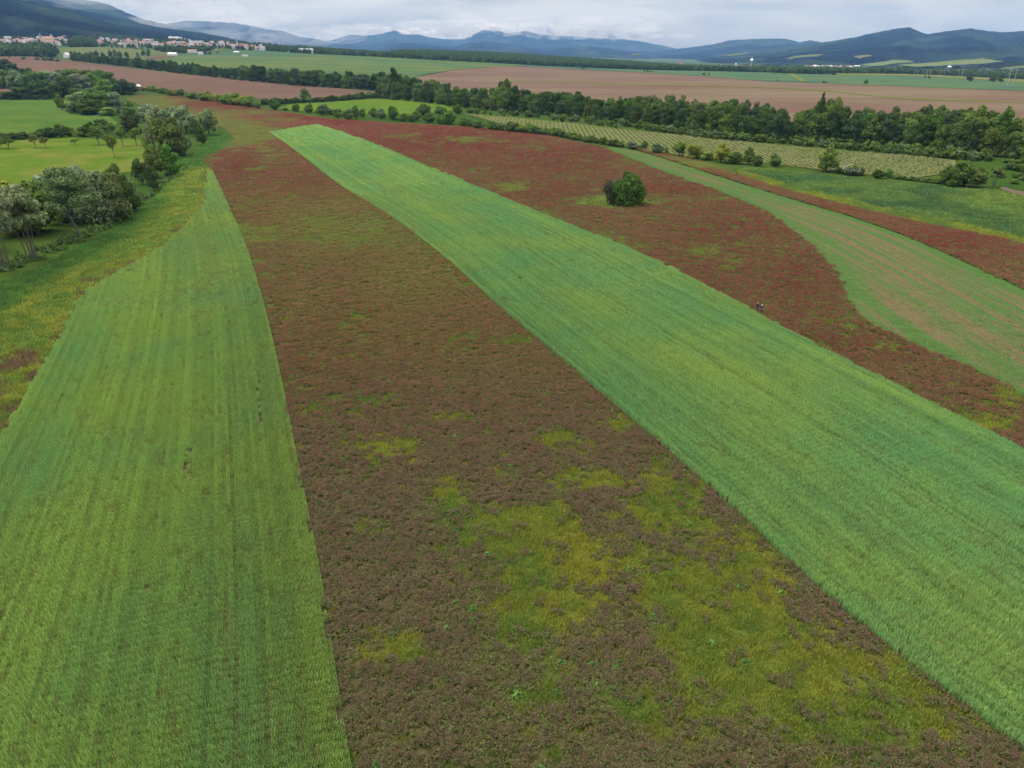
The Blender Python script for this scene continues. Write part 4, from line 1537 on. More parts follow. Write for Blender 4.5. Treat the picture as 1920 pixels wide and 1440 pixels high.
# dark hedge above the orchard
for u, v, w, h in [(2, 262, 30, 16), (24, 262, 26, 14), (42, 262, 28, 18), (60, 261, 24, 14), (80, 260, 30, 20), (98, 259, 30, 22), (115, 258, 34, 26), (132, 257, 24, 20), (158, 257, 26, 22), (172, 254, 28, 26), (190, 250, 34, 28), (200, 246, 24, 24), (-24, 264, 30, 18)]:
    tree('hedge_shrub', u, v, w, h, 'bush', TR.choice(['deep', 'dark', 'dark']), 'dark dense shrub in the hedge above the orchard', 'dark hedge between the two meadows', 'shrub')
# wood at the bend
WB = [(0, 140, 30, 28, 'dark'), (10, 138, 34, 26, 'deep'), (27, 143, 28, 24, 'dark'), (-20, 150, 40, 34, 'dark'), (8, 166, 40, 36, 'mid'), (34, 172, 36, 36, 'silver'), (54, 158, 28, 30, 'deep'), (62, 174, 34, 40, 'mid'), (80, 176, 40, 40, 'mid'), (102, 172, 44, 38, 'silver'),
      (118, 160, 40, 28, 'mid'), (136, 166, 44, 36, 'lime'), (128, 182, 44, 38, 'dark'), (154, 176, 44, 36, 'silver'), (165, 158, 40, 28, 'mid'), (178, 174, 40, 38, 'lime'), (192, 164, 38, 34, 'fresh'), (206, 170, 34, 34, 'mid'), (198, 182, 40, 34, 'lime'), (222, 178, 32, 26, 'dark'),
      (236, 178, 30, 28, 'dark'), (248, 176, 26, 20, 'deep'), (40, 186, 44, 22, 'dark'), (60, 187, 34, 26, 'deep'), (84, 187, 40, 22, 'dark'), (104, 184, 34, 26, 'dark'), (18, 186, 40, 14, 'dark'), (232, 160, 14, 12, 'dark'), (-30, 184, 50, 30, 'dark'), (150, 188, 40, 22, 'mid'), (172, 190, 44, 24, 'mid')]
for u, v, w, h, hu in WB:
    tree('broadleaf_tree', u, v, w, h, 'willow' if hu == 'silver' else 'full', hu, {'silver': 'pale silvery tree in the wood below the ploughed field', 'lime': 'yellow-green tree in the wood below the ploughed field'}.get(hu, 'green broadleaf tree in the wood below the ploughed field'), 'wood at the bend')
# yellow-green hedge from the wood to the meadow
us = 268
while us < 486:
    v, h = along([(268, 172, 12), (330, 180, 13), (370, 187, 14), (420, 195, 19), (450, 199, 20), (490, 203, 18)], us)
    h *= TR.uniform(0.75, 1.2)
    tree('hedge_shrub', us, v + TR.uniform(-2, 1), h * TR.uniform(1.2, 1.7), h, 'bush', TR.choice(['lime', 'yellow', 'olive', 'lime', 'mid']), 'yellow-green shrub in the hedge below the brown ploughed field', 'hedge below the ploughed field', 'shrub')
    us += TR.uniform(7, 12)
# hedge between ploughed field and lime meadow
us = 492
while us < 708:
    v, h = along([(490, 197, 12), (560, 194, 11), (640, 189, 11), (705, 184, 13)], us)
    h *= TR.uniform(0.8, 1.2)
    tree('hedge_shrub', us, v, h * TR.uniform(1.1, 1.6), h, 'bush', TR.choice(['dark', 'mid', 'dark']), 'dark green shrub in the hedge above the lime-green meadow', 'hedge above the lime meadow', 'shrub')
    us += TR.uniform(6, 10)
tree('broadleaf_tree', 574, 192, 22, 24, 'broad', 'lime', 'light green tree rising from the hedge above the lime meadow')
# shrubs between lime meadow and clover
for u, v, w, h, hu in [(483, 204, 18, 20, 'lime'), (515, 206, 24, 22, 'fresh'), (556, 209, 17, 18, 'mid'), (579, 212, 24, 20, 'lime'), (607, 216, 30, 22, 'grey'), (622, 216, 16, 12, 'dark'), (634, 220, 24, 18, 'mid'), (654, 224, 28, 22, 'mid'), (668, 223, 18, 26, 'mid'), (680, 220, 16, 18, 'mid'),
                       (702, 220, 22, 18, 'mid'), (716, 223, 24, 20, 'grey'), (737, 225, 26, 28, 'fresh'), (757, 228, 22, 18, 'lime'), (772, 228, 22, 15, 'mid'), (781, 226, 20, 20, 'mid'), (796, 218, 34, 24, 'mid'), (806, 230, 30, 18, 'mid'), (826, 216, 28, 20, 'mid'), (826, 232, 24, 18, 'fresh'),
                       (842, 233, 34, 26, 'fresh'), (858, 214, 18, 20, 'mid'), (870, 237, 26, 18, 'mid'), (884, 237, 20, 14, 'mid'), (897, 241, 28, 16, 'mid'), (922, 243, 26, 20, 'fresh'), (938, 245, 24, 16, 'mid'), (882, 212, 20, 9, 'mid'), (750, 226, 20, 12, 'mid'), (600, 212, 20, 10, 'mid'), (535, 207, 14, 6, 'dark')]:
    tree('hedge_shrub', u, v, w, h, 'bush', hu, {'grey': 'greyish rounded shrub at the clover edge below the lime meadow', 'lime': 'light green shrub at the clover edge below the lime meadow'}.get(hu, 'green shrub at the clover edge below the lime meadow'), 'shrubs at the clover edge', 'shrub')
# hedge along the row field
us = 958
while us < 1165:
    v, h = along([(955, 246, 17), (1040, 255, 18), (1100, 266, 14), (1165, 276, 14)], us)
    h *= TR.uniform(0.75, 1.2)
    tree('hedge_shrub', us, v, h * TR.uniform(1.2, 1.8), h, 'bush', TR.choice(['dark', 'mid', 'mid', 'lime', 'dark']), 'green shrub in the hedge between the clover and the row field', 'hedge below the row field', 'shrub')
    us += TR.uniform(8, 13)
for u, v, w, h, kd, hu, lb in [
    (1186, 280, 34, 16, 'bush', 'grey', 'low greyish shrub below the row field'), (1208, 279, 16, 16, 'bush', 'mid', 'small upright green shrub beside the low greyish shrub'), (1232, 288, 28, 22, 'bush', 'grey', 'dark grey-green round shrub standing free below the row field'),
    (1249, 289, 8, 16, 'bush', 'lime', 'thin light green sapling below the row field'), (1274, 293, 30, 26, 'broad', 'lime', 'light green small tree with visible trunks below the row field'), (1301, 297, 34, 26, 'broad', 'yellow', 'pale yellow-green small tree beside the light green one'),
    (1327, 300, 32, 18, 'bush', 'lime', 'low light green shrub under the tall hedge tree'), (1352, 304, 34, 34, 'broad', 'yellow', 'yellow-green tall hedge tree below the row field'), (1376, 307, 40, 28, 'bush', 'olive', 'cream-flowering dense shrub in the hedge cluster'),
    (1403, 308, 26, 32, 'broad', 'olive', 'upright olive tree at the end of the hedge cluster'), (1420, 312, 26, 22, 'bush', 'dark', 'dark shrub closing the hedge cluster'), (1453, 312, 29, 25, 'bush', 'mid', 'round green shrub standing alone by the leafy field'),
    (1549, 322, 42, 48, 'broad', 'lime', 'tall light green lone tree at the edge of the leafy field'), (1572, 325, 18, 12, 'bush', 'dark', 'small dark shrub beside the white-flowering shrub'), (1612, 329, 24, 18, 'bush', 'olive', 'olive shrub touching the white-flowering shrub'),
    (1646, 334, 26, 18, 'bush', 'dark', 'dark green shrub beside a bright small one'), (1666, 333, 15, 19, 'bush', 'fresh', 'small bright green upright shrub'), (1772, 346, 30, 34, 'broad', 'olive', 'thin-crowned olive tree starting the last hedge group'),
    (1802, 349, 58, 50, 'willow', 'olive', 'largest spreading olive tree of the last hedge group'), (1833, 351, 34, 38, 'broad', 'olive', 'olive tree between the spreading tree and the end tree'), (1862, 350, 32, 36, 'airy', 'olive', 'small end tree on a short forked trunk by the track'),
    (1786, 350, 28, 16, 'bush', 'fresh', 'bright green low shrub under the spreading olive tree'), (1822, 353, 30, 14, 'bush', 'dark', 'dark low shrub under the spreading olive tree')]:
    tree('broadleaf_tree' if kd != 'bush' else 'hedge_shrub', u, v, w, h, kd, hu, lb, 'hedge trees and shrubs above the leafy field', 'tree' if kd != 'bush' else 'shrub')
for k in range(12):
    u = 1676 + k * 8 + TR.uniform(-3, 3)
    tree('hedge_shrub', u, 335 + k * 0.9, 16, TR.uniform(6, 11), 'bush_low', 'mid', 'low green shrub in the line before the last hedge group', 'low shrubs before the last hedge group', 'shrub')
for u, v, w, h in [(1895, 318, 30, 16), (1918, 322, 34, 20), (1908, 333, 24, 12), (1925, 338, 30, 14), (1902, 345, 20, 10), (1940, 325, 40, 22), (1893, 306, 24, 10), (1915, 308, 26, 12)]:
    tree('hedge_shrub', u, v, w, h, 'bush', 'olive', 'dull olive shrub on the track side beyond the row field', 'shrubs beyond the track', 'shrub')

# white-flowering shrub
e = tree('hedge_shrub', 1592, 328, 42, 21, 'bush', 'grey', 'white-flowering rounded shrub by the leafy field', 'hedge trees and shrubs above the leafy field', 'shrub')
bl = [(math.cos(i * 2.4) * 2.2, math.sin(i * 2.4) * 2.2 - 0.6, 3.5 + 3.5 * ((i * 0.618) % 1), 1.6, 1.6, 1.6) for i in range(9)]
v_, f_ = crown_np(bl, 1500, 0.15, 77)
bm_ = mesh_np('blossom', v_, f_)
bm_.materials.append(mat_plant('white_blossom', (0.42, 0.41, 0.37), 0.2, 0.2))
obj('blossom', bm_, None, e)

# the lone bush in the clover: dense green body, bare grey twigs on one side
def lone_bush():
    p = G(1167, 383)
    m = px2m(p)
    e = bpy.data.objects.new('lone_bush', None)
    COL.objects.link(e)
    e.location = p
    tag(e, 'large lone round bush with bare grey twigs on one side in the clover', 'bush')
    r = random.Random(12)
    Wd, Hh = 84 * m, 62 * m
    lobes = []
    for i in range(95):
        zz = r.uniform(-0.55, 1.0)
        a = i * 2.39996
        q = r.uniform(0.75, 1.35)
        ce = math.sqrt(max(0.0, 1 - max(zz, 0) ** 2.3))
        k = r.uniform(0.82, 1.0)
        x, y, z = 1.3 + math.cos(a) * ce * Wd * 0.345 * k, math.sin(a) * ce * Wd * 0.36 * k, Hh * 0.36 + zz * Hh * 0.50 * k
        if x < -Wd * 0.20:
            continue
        lobes.append((x, y, max(z, q * 0.5), q * 1.05, q * 1.05, q * 0.9))
    lobes += [(1.2, 0, Hh * 0.36, Wd * 0.30, Wd * 0.31, Hh * 0.40), (0.9, 0, Hh * 0.91, 0.95, 0.95, 0.8), (2.6, -0.6, Hh * 0.80, 1.2, 1.2, 0.9)]
    v, f = crown_np(lobes, 9000, 0.40, 5)
    me = mesh_np('foliage', v, f)
    me.materials.append(M_LEAF)
    c = obj('foliage', me, None, e)
    c.color = (0.070, 0.134, 0.024, 1)
    L = []
    for i in range(85):
        a = r.uniform(1.7, 4.6)
        b0 = (-Wd * 0.20 + r.uniform(-0.5, 0.8), r.uniform(-2.6, 2.2), 0)
        ln = r.uniform(0.5, 1.0)
        ex = -Wd * r.uniform(0.16, 0.45)
        ez = Hh * 0.80 * ln * (1 - 0.35 * ((abs(ex) / Wd - 0.2) / 0.3))
        ey = math.sin(a) * r.uniform(0.5, 3.4)
        mid = ((b0[0] + ex) / 2 - 0.4, (b0[1] + ey) / 2, ez * 0.55)
        L.append(([b0, mid, (ex, ey, ez)], [0.055, 0.04, 0.015], 3))
        for j in range(5):
            t = r.uniform(0.4, 0.95)
            s0 = [mid[k] + ((ex, ey, ez)[k] - mid[k]) * t for k in range(3)]
            L.append(([s0, (s0[0] + r.uniform(-0.9, 0.5), s0[1] + r.uniform(-0.8, 0.8), s0[2] + r.uniform(0.1, 1.0))], [0.03, 0.012], 3))
    t = tubes_mesh('bare_twigs', L)
    t.materials.append(M_TWIG)
    tw = obj('bare_twigs', t, None, e)
    tw['label'] = 'bare grey twigs on one flank of the bush'
    lob2 = [(-Wd * 0.30 + r.uniform(-1.2, 1.2), r.uniform(-2.5, 2.5), Hh * r.uniform(0.08, 0.62), 1.2, 1.2, 1.2) for i in range(10)]
    v, f = crown_np(lob2, 1100, 0.3, 6)
    me = mesh_np('foliage', v, f)
    me.materials.append(M_LEAF)
    c = obj('sparse_foliage', me, None, e)
    c.color = (0.050, 0.062, 0.032, 1)
    tk = tubes_mesh('stem', [([(0.3 * i, 0.4 * math.sin(i * 2.0), -0.2), (0.5 * i, 0.6 * math.sin(i * 2.0), 1.5), (0.9 * i, math.sin(i * 2.0), 3.6)], [0.16, 0.12, 0.05], 5) for i in (-2, -1, 0, 1, 2)])
    tk.materials.append(M_BARK)
    obj('stem', tk, None, e)


lone_bush()

# the long tree belt in front of the big ploughed field
BASE = [(705, 184), (760, 189), (835, 197), (890, 204), (960, 210), (1060, 218), (1140, 225), (1200, 232), (1320, 250), (1440, 261), (1560, 264), (1680, 272), (1760, 282), (1850, 292), (1920, 298), (2060, 312)]
TOP = [(705, 160), (725, 148), (742, 131), (760, 142), (790, 150), (815, 150), (850, 160), (875, 163), (905, 162), (918, 178), (930, 160), (950, 150), (970, 165), (1000, 171), (1030, 171), (1075, 168), (1100, 180), (1140, 184), (1165, 179), (1190, 182), (1225, 180), (1265, 179), (1290, 190), (1320, 190),
       (1350, 187), (1390, 190), (1420, 196), (1450, 192), (1475, 206), (1487, 226), (1500, 205), (1530, 190), (1560, 190), (1590, 203), (1610, 200), (1650, 200), (1690, 206), (1730, 203), (1780, 204), (1810, 205), (1850, 208), (1876, 212), (1890, 228), (1905, 222), (1940, 212), (2060, 214)]
BELT = 'long tree belt before the ploughed field'
BL = {'dark': 'dark green tree in the long belt before the ploughed field', 'deep': 'dark green tree in the long belt before the ploughed field', 'mid': 'mid-green tree in the long belt before the ploughed field', 'blue': 'mid-green tree in the long belt before the ploughed field',
      'fresh': 'mid-green tree in the long belt before the ploughed field', 'lime': 'light green tree in the long belt before the ploughed field', 'olive': 'olive-green tree in the long belt before the ploughed field'}
for row in range(3):
    us = 712 + row * 5
    while us < 2010:
        (bv,), (tv,) = along(BASE, us), along(TOP, us)
        gap = 1480 < us < 1494
        v = bv - row * (6 + 4 * (us > 1150))
        full = v - tv
        if row == 0:
            h = full * TR.uniform(0.55, 0.78)
        elif row == 1:
            h = full * TR.uniform(0.78, 0.96)
        else:
            h = full * TR.uniform(0.88, 1.06)
        if gap:
            h *= 0.6
        w = min(max(h * TR.uniform(0.62, 0.92), 16), 58)
        kd = TR.choice(['full', 'full', 'full', 'full'] if us < 1150 else ['full', 'full', 'full', 'full', 'broad'])
        hu = TR.choice(['dark', 'dark', 'mid', 'deep', 'blue', 'mid', 'fresh', 'olive'] if row else ['dark', 'deep', 'dark', 'mid', 'olive', 'blue'])
        tree('broadleaf_tree', us, v, w, h, kd, hu, '%s %s %s' % ('tall' if h * px2m(G(us, v)) > 17 else 'low' if h * px2m(G(us, v)) < 11.5 else 'mid-height', BL[hu].split(' in the')[0], ('along the front edge of', 'in the middle of', 'along the back of')[row]) + (' the narrow end of the long belt' if us < 1000 else ' the belt above the row field' if us < 1480 else ' the dense end of the belt'), BELT)
        us += w * TR.uniform(0.48, 0.66) + 4
tree('conifer_tree', 1530, 262, 46, 78, 'conifer', 'deep', 'pointed dark conifer rising above the long belt')
tree('broadleaf_tree', 742, 186, 30, 56, 'column', 'deep', 'tall dark twin-topped tree at the start of the long belt')
tree('broadleaf_tree', 950, 207, 36, 58, 'column', 'mid', 'tall rounded tree standing above the belt beside a gap')
tree('broadleaf_tree', 1820, 280, 54, 76, 'broad', 'lime', 'bright yellow-green tree in the dark end of the long belt')
tree('broadleaf_tree', 1868, 284, 40, 76, 'broad', 'fresh', 'dense fresh-green round tree beside the bright yellow-green one')
tree('broadleaf_tree', 1558, 258, 30, 70, 'broad', 'lime', 'pale green tree next to the pointed conifer')
# poplar row behind the left ploughed field
PB = [(140, 114, 13), (200, 121, 15), (280, 130, 17), (350, 139, 19), (440, 149, 20), (455, 151, 27), (560, 161, 30), (600, 163, 26), (640, 165, 27), (700, 169, 28), (735, 172, 32)]
for row in range(2):
    us = 138 + row * 3
    while us < 722:
        v, h = along(PB, us)
        h *= TR.uniform(0.82, 1.1)
        v -= row * 2.5
        w = h * TR.uniform(0.62, 0.95)
        hu = TR.choice(['dark', 'deep', 'blue', 'dark', 'mid'])
        tree('poplar_tree', us, v, w, h, TR.choice(['full']), hu, '%s %s tree in the row behind the brown ploughed field' % ({'dark': 'dark', 'deep': 'very dark', 'blue': 'bluish-green', 'mid': 'lighter green'}[hu], 'short' if h < 17 else 'tall' if h > 27 else 'mid-height'), 'tree row behind the ploughed field')
        us += w * TR.uniform(0.55, 0.8) + 1.2
# groves on the far left fields
for u, v, w, h, hu in [(135, 107, 9, 10, 'dark'), (142, 108, 9, 11, 'dark'), (150, 108, 9, 10, 'blue'), (172, 106, 10, 9, 'dark'), (182, 106, 11, 10, 'blue'), (193, 107, 9, 8, 'dark'), (207, 107, 9, 12, 'deep'), (217, 107, 13, 13, 'mid'), (226, 108, 10, 11, 'dark'), (239, 109, 9, 11, 'deep'), (259, 107, 7, 8, 'blue'),
                       (270, 106, 9, 11, 'dark'), (279, 106, 10, 13, 'deep'), (45, 112, 9, 5, 'olive'), (70, 113, 12, 5, 'mid'), (85, 114, 14, 8, 'mid'), (98, 115, 12, 7, 'blue'), (108, 116, 10, 5, 'mid'), (18, 109, 4, 3, 'dark'), (377, 103, 8, 5, 'dark'), (385, 103, 9, 5, 'dark'), (394, 103, 8, 5, 'dark'), (408, 101, 5, 4, 'dark')]:
    tree('broadleaf_tree', u, v, w, h, 'broad_low', hu, 'small distant tree in the groves between the town and the ploughed field', 'groves below the town')
# lone trees on the far right fields
for u, v, w, h, lb in [(1623, 158, 10, 9, 'round lone tree on the edge of the far bluish field'), (1818, 153, 14, 12, 'lopsided lone tree on the pale yellow field'), (1861, 154, 14, 11, 'larger of two joined trees on the pale yellow field'), (1875, 154, 12, 10, 'smaller of two joined trees on the pale yellow field'),
                       (1734, 147, 4, 6, 'thin small lone tree beside a rounder one on the far field'), (1742, 148, 6, 6, 'small rounded lone tree next to a thin one')]:
    tree('broadleaf_tree', u, v, w, h, 'broad_low', 'dark', lb)
for u, v, w, h in [(1094, 130, 8, 4), (1208, 135, 5, 4), (1214, 135.5, 6, 4), (1221, 135.5, 8, 3), (1320, 141, 8, 4), (1329, 141.5, 6, 3), (1458, 152, 6, 3), (1545, 156, 11, 4), (1452, 139, 5, 2), (1460, 139.5, 5, 2), (1470, 140, 6, 2.5), (1536, 141, 4, 2), (1563, 141.5, 9, 5)]:
    tree('field_bush', u, v, w, h, 'bush_low', 'deep', 'dark low bush on the edge of the far bluish crop field', 'bushes on the far field edge', 'bush')

# ------------------------------------------------------------------ planted rows and scrub
def mini_bush(seed, n=46, h=1.2):
    r = np.random.default_rng(seed)
    dr = r.normal(0, 1, (n, 3))
    dr /= np.linalg.norm(dr, axis=1)[:, None]
    c = dr * np.array([0.5, 0.5, 0.5]) * h + np.array([0, 0, h * 0.55])
    c[:, 2] = np.maximum(c[:, 2], 0.05)
    t = np.cross(dr, r.normal(0, 1, (n, 3)))
    t /= np.linalg.norm(t, axis=1)[:, None]
    s = h * r.uniform(0.14, 0.3, n)[:, None]
    v, f = quads(c, t * s, np.cross(dr, t) * s * 0.8)
    return mesh_np('young_shrub', v, f)


C_MINI = make_collection('young_shrub', [mini_bush(300 + i) for i in range(4)], M_LEAFI)
# rows run slanting away from the hedge
a0, a1 = G(1236, 287), G(1188, 246)
dirv = (a1 - a0)[:2]
dirv = dirv / np.linalg.norm(dirv)
nrm = np.array([-dirv[1], dirv[0]])
px_ = np.array(POLY_ROW)
ctr = px_.mean(0)
S_, T_ = np.meshgrid(np.arange(-420, 420, 2.6), np.arange(-420, 420, 1.7))
X_ = ctr[0] + S_ * nrm[0] + T_ * dirv[0]
Y_ = ctr[1] + S_ * nrm[1] + T_ * dirv[1]
rr_ = np.random.default_rng(3)
X_ = (X_ + rr_.normal(0, 0.12, X_.shape)).ravel()
Y_ = (Y_ + rr_.normal(0, 0.2, Y_.shape)).ravel()
mk = in_poly(X_, Y_, [tuple(ctr + (q - ctr) * 0.985) for q in px_]) & (rr_.uniform(0, 1, len(X_)) > 0.06)
X_, Y_ = X_[mk], Y_[mk]
sz_ = rr_.uniform(0.30, 0.62, len(X_))
scatter('young_shrubs', np.stack([X_, Y_, np.full(len(X_), 0.1)], 1), rr_.uniform(0, 6.28, len(X_)), np.stack([sz_, sz_, sz_ * 0.85], 1), rr_.integers(0, 4, len(X_)),
        np.array([0.13, 0.15, 0.055]) * rr_.uniform(0.7, 1.25, (len(X_), 1)), C_MINI, 'small young shrubs planted in even rows on the pale field', 'shrubs')
# scrub plantation between row field and belt
SCR = [[(880, 209), (960, 213), (1080, 225), (1160, 234), (1158, 241), (1080, 231), (960, 219), (880, 213)], [(1165, 236), (1200, 237), (1330, 256), (1440, 265), (1560, 274), (1700, 282), (1850, 296), (1860, 303), (1800, 301), (1700, 292), (1600, 283), (1440, 268), (1330, 262), (1200, 243)]]
nscr = 0
for poly in SCR:
    wp = world_poly(poly, 25)
    q = np.array(wp)
    lo, hi = q.min(0), q.max(0)
    cand = []
    for k in range(6000):
        x, y = TR.uniform(lo[0], hi[0]), TR.uniform(lo[1], hi[1])
        if in_poly(np.array([x]), np.array([y]), wp)[0] and all((x - c[0]) ** 2 + (y - c[1]) ** 2 > 3.0 ** 2 for c in cand):
            cand.append((x, y))
        if len(cand) > (45 if poly is SCR[0] else 190):
            break
    for x, y in cand:
        p = np.array([x, y, 0.0])
        m = px2m(p)
        hh = TR.uniform(2.2, 4.3)
        tree('scrub_shrub', 0, 0, hh * TR.uniform(1.1, 1.6) / m, hh / m, 'bush_low', TR.choice(['olive', 'grey', 'olive', 'mid']), 'olive scrub shrub in the plantation between the row field and the tree belt', 'scrub plantation', 'shrub', p=p, cmul=0.8)
        nscr += 1

# rank herbs on the ditch bank
bk = world_poly([(-150, 560), (0, 515), (80, 490), (150, 455), (225, 418), (285, 370), (330, 330), (352, 318), (345, 305), (318, 325), (275, 360), (215, 402), (140, 440), (60, 470), (0, 490), (-150, 520)], 25)
x, y, s = sample_points(bk, k=0.006, smin=0.7, seed=91)
r = np.random.default_rng(91)
m = fbm(x / 3, y / 3, 93, 3) > 0.42
x, y, s = x[m], y[m], s[m]
q = s * r.uniform(0.9, 1.8, len(x))
hc_ = lerp(np.array([0.07, 0.135, 0.03]), np.array([0.10, 0.15, 0.045]), r.uniform(0, 1, (len(x), 1)))
scatter('bank_herbs', np.stack([x, y, np.full(len(x), 0.02)], 1), r.uniform(0, 6.28, len(x)), np.stack([q, q, r.uniform(1.0, 2.6, len(x))], 1), r.integers(0, 4, len(x)), hc_, C_WEED, 'rank dark green herbs lining the ditch bank under the trees', 'herbs')
# the ditch itself: a worn brown strip
field('ditch', [(130, 452), (175, 432), (215, 411), (245, 398), (285, 366), (310, 338), (320, 330), (312, 330), (278, 362), (238, 393), (206, 408), (168, 428), (125, 447)], 2, M_SOIL, col_flat((0.085, 0.055, 0.042), (0.11, 0.085, 0.05), 4, 601), 'narrow brown ditch winding under the bank trees', 'ditch', step=10)
# dirt track at the far right corner of the leafy field
field('dirt_track', [(1880, 352), (1900, 358), (1925, 364), (2000, 380), (2000, 388), (1925, 371), (1895, 364), (1872, 355)], 5, M_SOIL, col_flat((0.20, 0.155, 0.11)), 'pale dirt track at the corner of the leafy field', 'track', step=10)

# ------------------------------------------------------------------ far woods (each reads as one mass)
C_FAR = make_collection('far_tree', [bpy.data.meshes.new_from_object(bpy.data.objects.new('t', v[1])) for k in ('broad_low', 'column_low') for v in VARS[k]], M_LEAFI)


def wood(name, uvs, spacing, hmin, hmax, label, cols, seed, thin=1.0, z_extra=0.0):
    wp = world_poly(uvs, 20)
    q = np.array(wp)
    lo, hi = q.min(0), q.max(0)
    r = np.random.default_rng(seed)
    n = int((hi[0] - lo[0]) * (hi[1] - lo[1]) / spacing ** 2)
    x, y = r.uniform(lo[0], hi[0], n), r.uniform(lo[1], hi[1], n)
    m = in_poly(x, y, wp) & (r.uniform(0, 1, n) < thin)
    x, y = x[m], y[m]
    z = full_z(x, y)
    h = r.uniform(hmin, hmax, len(x)) / 10
    w = h * r.uniform(1.0, 1.5, len(x))
    c = np.array(cols)[r.integers(0, len(cols), len(x))] * r.uniform(0.8, 1.25, (len(x), 1))
    scatter(name, np.stack([x, y, z - 0.3], 1), r.uniform(0, 6.28, len(x)), np.stack([w, w, h], 1), r.integers(0, 6, len(x)), c, C_FAR, label, 'wood')
    return len(x)


FC = [HUES['deep'], HUES['dark'], HUES['dark'], HUES['blue'], HUES['mid']]
nW = wood('far_wood', [(738, 107.5), (735, 101), (760, 98.5), (850, 99.5), (930, 103), (1000, 108), (1080, 113), (1180, 120), (1260, 126), (1300, 134), (1200, 131.5), (1090, 127.5), (1000, 123.5), (930, 119), (850, 114), (800, 111)], 6.5, 9, 14, 'broad dark forest block on the rise behind the far fields', FC[:4], 5)
nW += wood('far_wood', [(1000, 123.5), (1200, 131.5), (1400, 135.5), (1500, 138.5), (1560, 139), (1700, 140), (1700, 136.5), (1500, 134), (1400, 131), (1200, 127), (1000, 119)], 8.5, 8, 14, 'line of trees in front of the village with the water tower', FC, 6, 0.9)
nW += wood('far_wood', [(1690, 140), (1800, 144.5), (1920, 150.5), (2050, 156), (2050, 148), (1920, 142.5), (1800, 138.5), (1700, 135.5), (1620, 135), (1620, 138.5)], 9.5, 7, 13, 'tree line behind the pale yellow field', FC, 7, 0.9)
nW += wood('far_wood', [(1250, 128), (1400, 131), (1560, 134), (1700, 136), (1800, 138), (1920, 142), (2000, 143), (2000, 138), (1800, 133), (1640, 129), (1500, 127), (1350, 125), (1250, 124)], 15, 7, 13, 'scattered trees among the houses of the distant village', FC, 8, 0.8)
nW += wood('far_wood', [(-150, 108), (0, 106.5), (60, 107), (105, 108), (110, 101), (100, 95), (90, 89), (40, 90), (0, 91), (-150, 90)], 9, 9, 16, 'dark wood between the town houses and the ploughed field', FC, 9)
nW += wood('far_wood', [(130, 89), (180, 89), (182, 82), (150, 74), (132, 80)], 9, 10, 17, 'dark clump of tall trees between two parts of the town', FC[:3], 10)
nW += wood('far_wood', [(-150, 90), (0, 90), (120, 87), (200, 90), (300, 95), (345, 98), (405, 93), (520, 96), (520, 86), (420, 80), (330, 77), (200, 76), (60, 72), (-150, 70)], 24, 6, 12, 'garden trees scattered between the town houses', FC, 11, 0.75)
nW += wood('far_wood', [(290, 97), (345, 100), (392, 97), (400, 93), (350, 92), (290, 92)], 12, 7, 12, 'trees along the lower edge of the town', FC, 12)
nW += wood('far_wood', [(500, 96), (570, 101), (660, 105), (740, 109), (800, 113), (930, 119), (930, 116), (800, 108), (740, 104), (660, 99), (570, 92), (500, 90)], 10, 7, 13, 'line of trees along the top of the far green crop field', FC, 13, 0.9)
nW += wood('far_wood', [(1640, 133), (1700, 130), (1730, 128), (1790, 130.5), (1860, 128), (1930, 127), (1960, 124), (1960, 120), (1880, 124), (1840, 127), (1760, 133)], 14, 8, 13, 'wooded strip between the mountain clearings', FC[:3], 14, 0.9)
print('scrub', nscr, 'far trees', nW)

# ------------------------------------------------------------------ houses and other buildings
WALLS = {'white': (0.60, 0.59, 0.58), 'cream': (0.48, 0.43, 0.33), 'beige': (0.50, 0.42, 0.33), 'grey': (0.42, 0.42, 0.42), 'pink': (0.58, 0.42, 0.36)}
ROOFS = {'red': (0.22, 0.09, 0.068), 'orange': (0.235, 0.128, 0.092), 'brown': (0.15, 0.085, 0.065), 'grey': (0.22, 0.22, 0.235), 'white': (0.46, 0.46, 0.46), 'blue': (0.10, 0.20, 0.42)}
M_W = {k: mat_plain('plaster_' + k, c, 0.85, 0.1, 0.2) for k, c in WALLS.items()}
M_R = {k: mat_plain('roof_' + k, c, 0.8, 0.2, 0.3) for k, c in ROOFS.items()}
M_WIN = mat_plain('window_glass', (0.05, 0.06, 0.07), 0.25, 0.05)


def pyd(name, V, Fs, mat):
    me = bpy.data.meshes.new(name)
    me.from_pydata(V, [], Fs)
    me.update()
    me.materials.append(mat)
    return me


_hc = {}


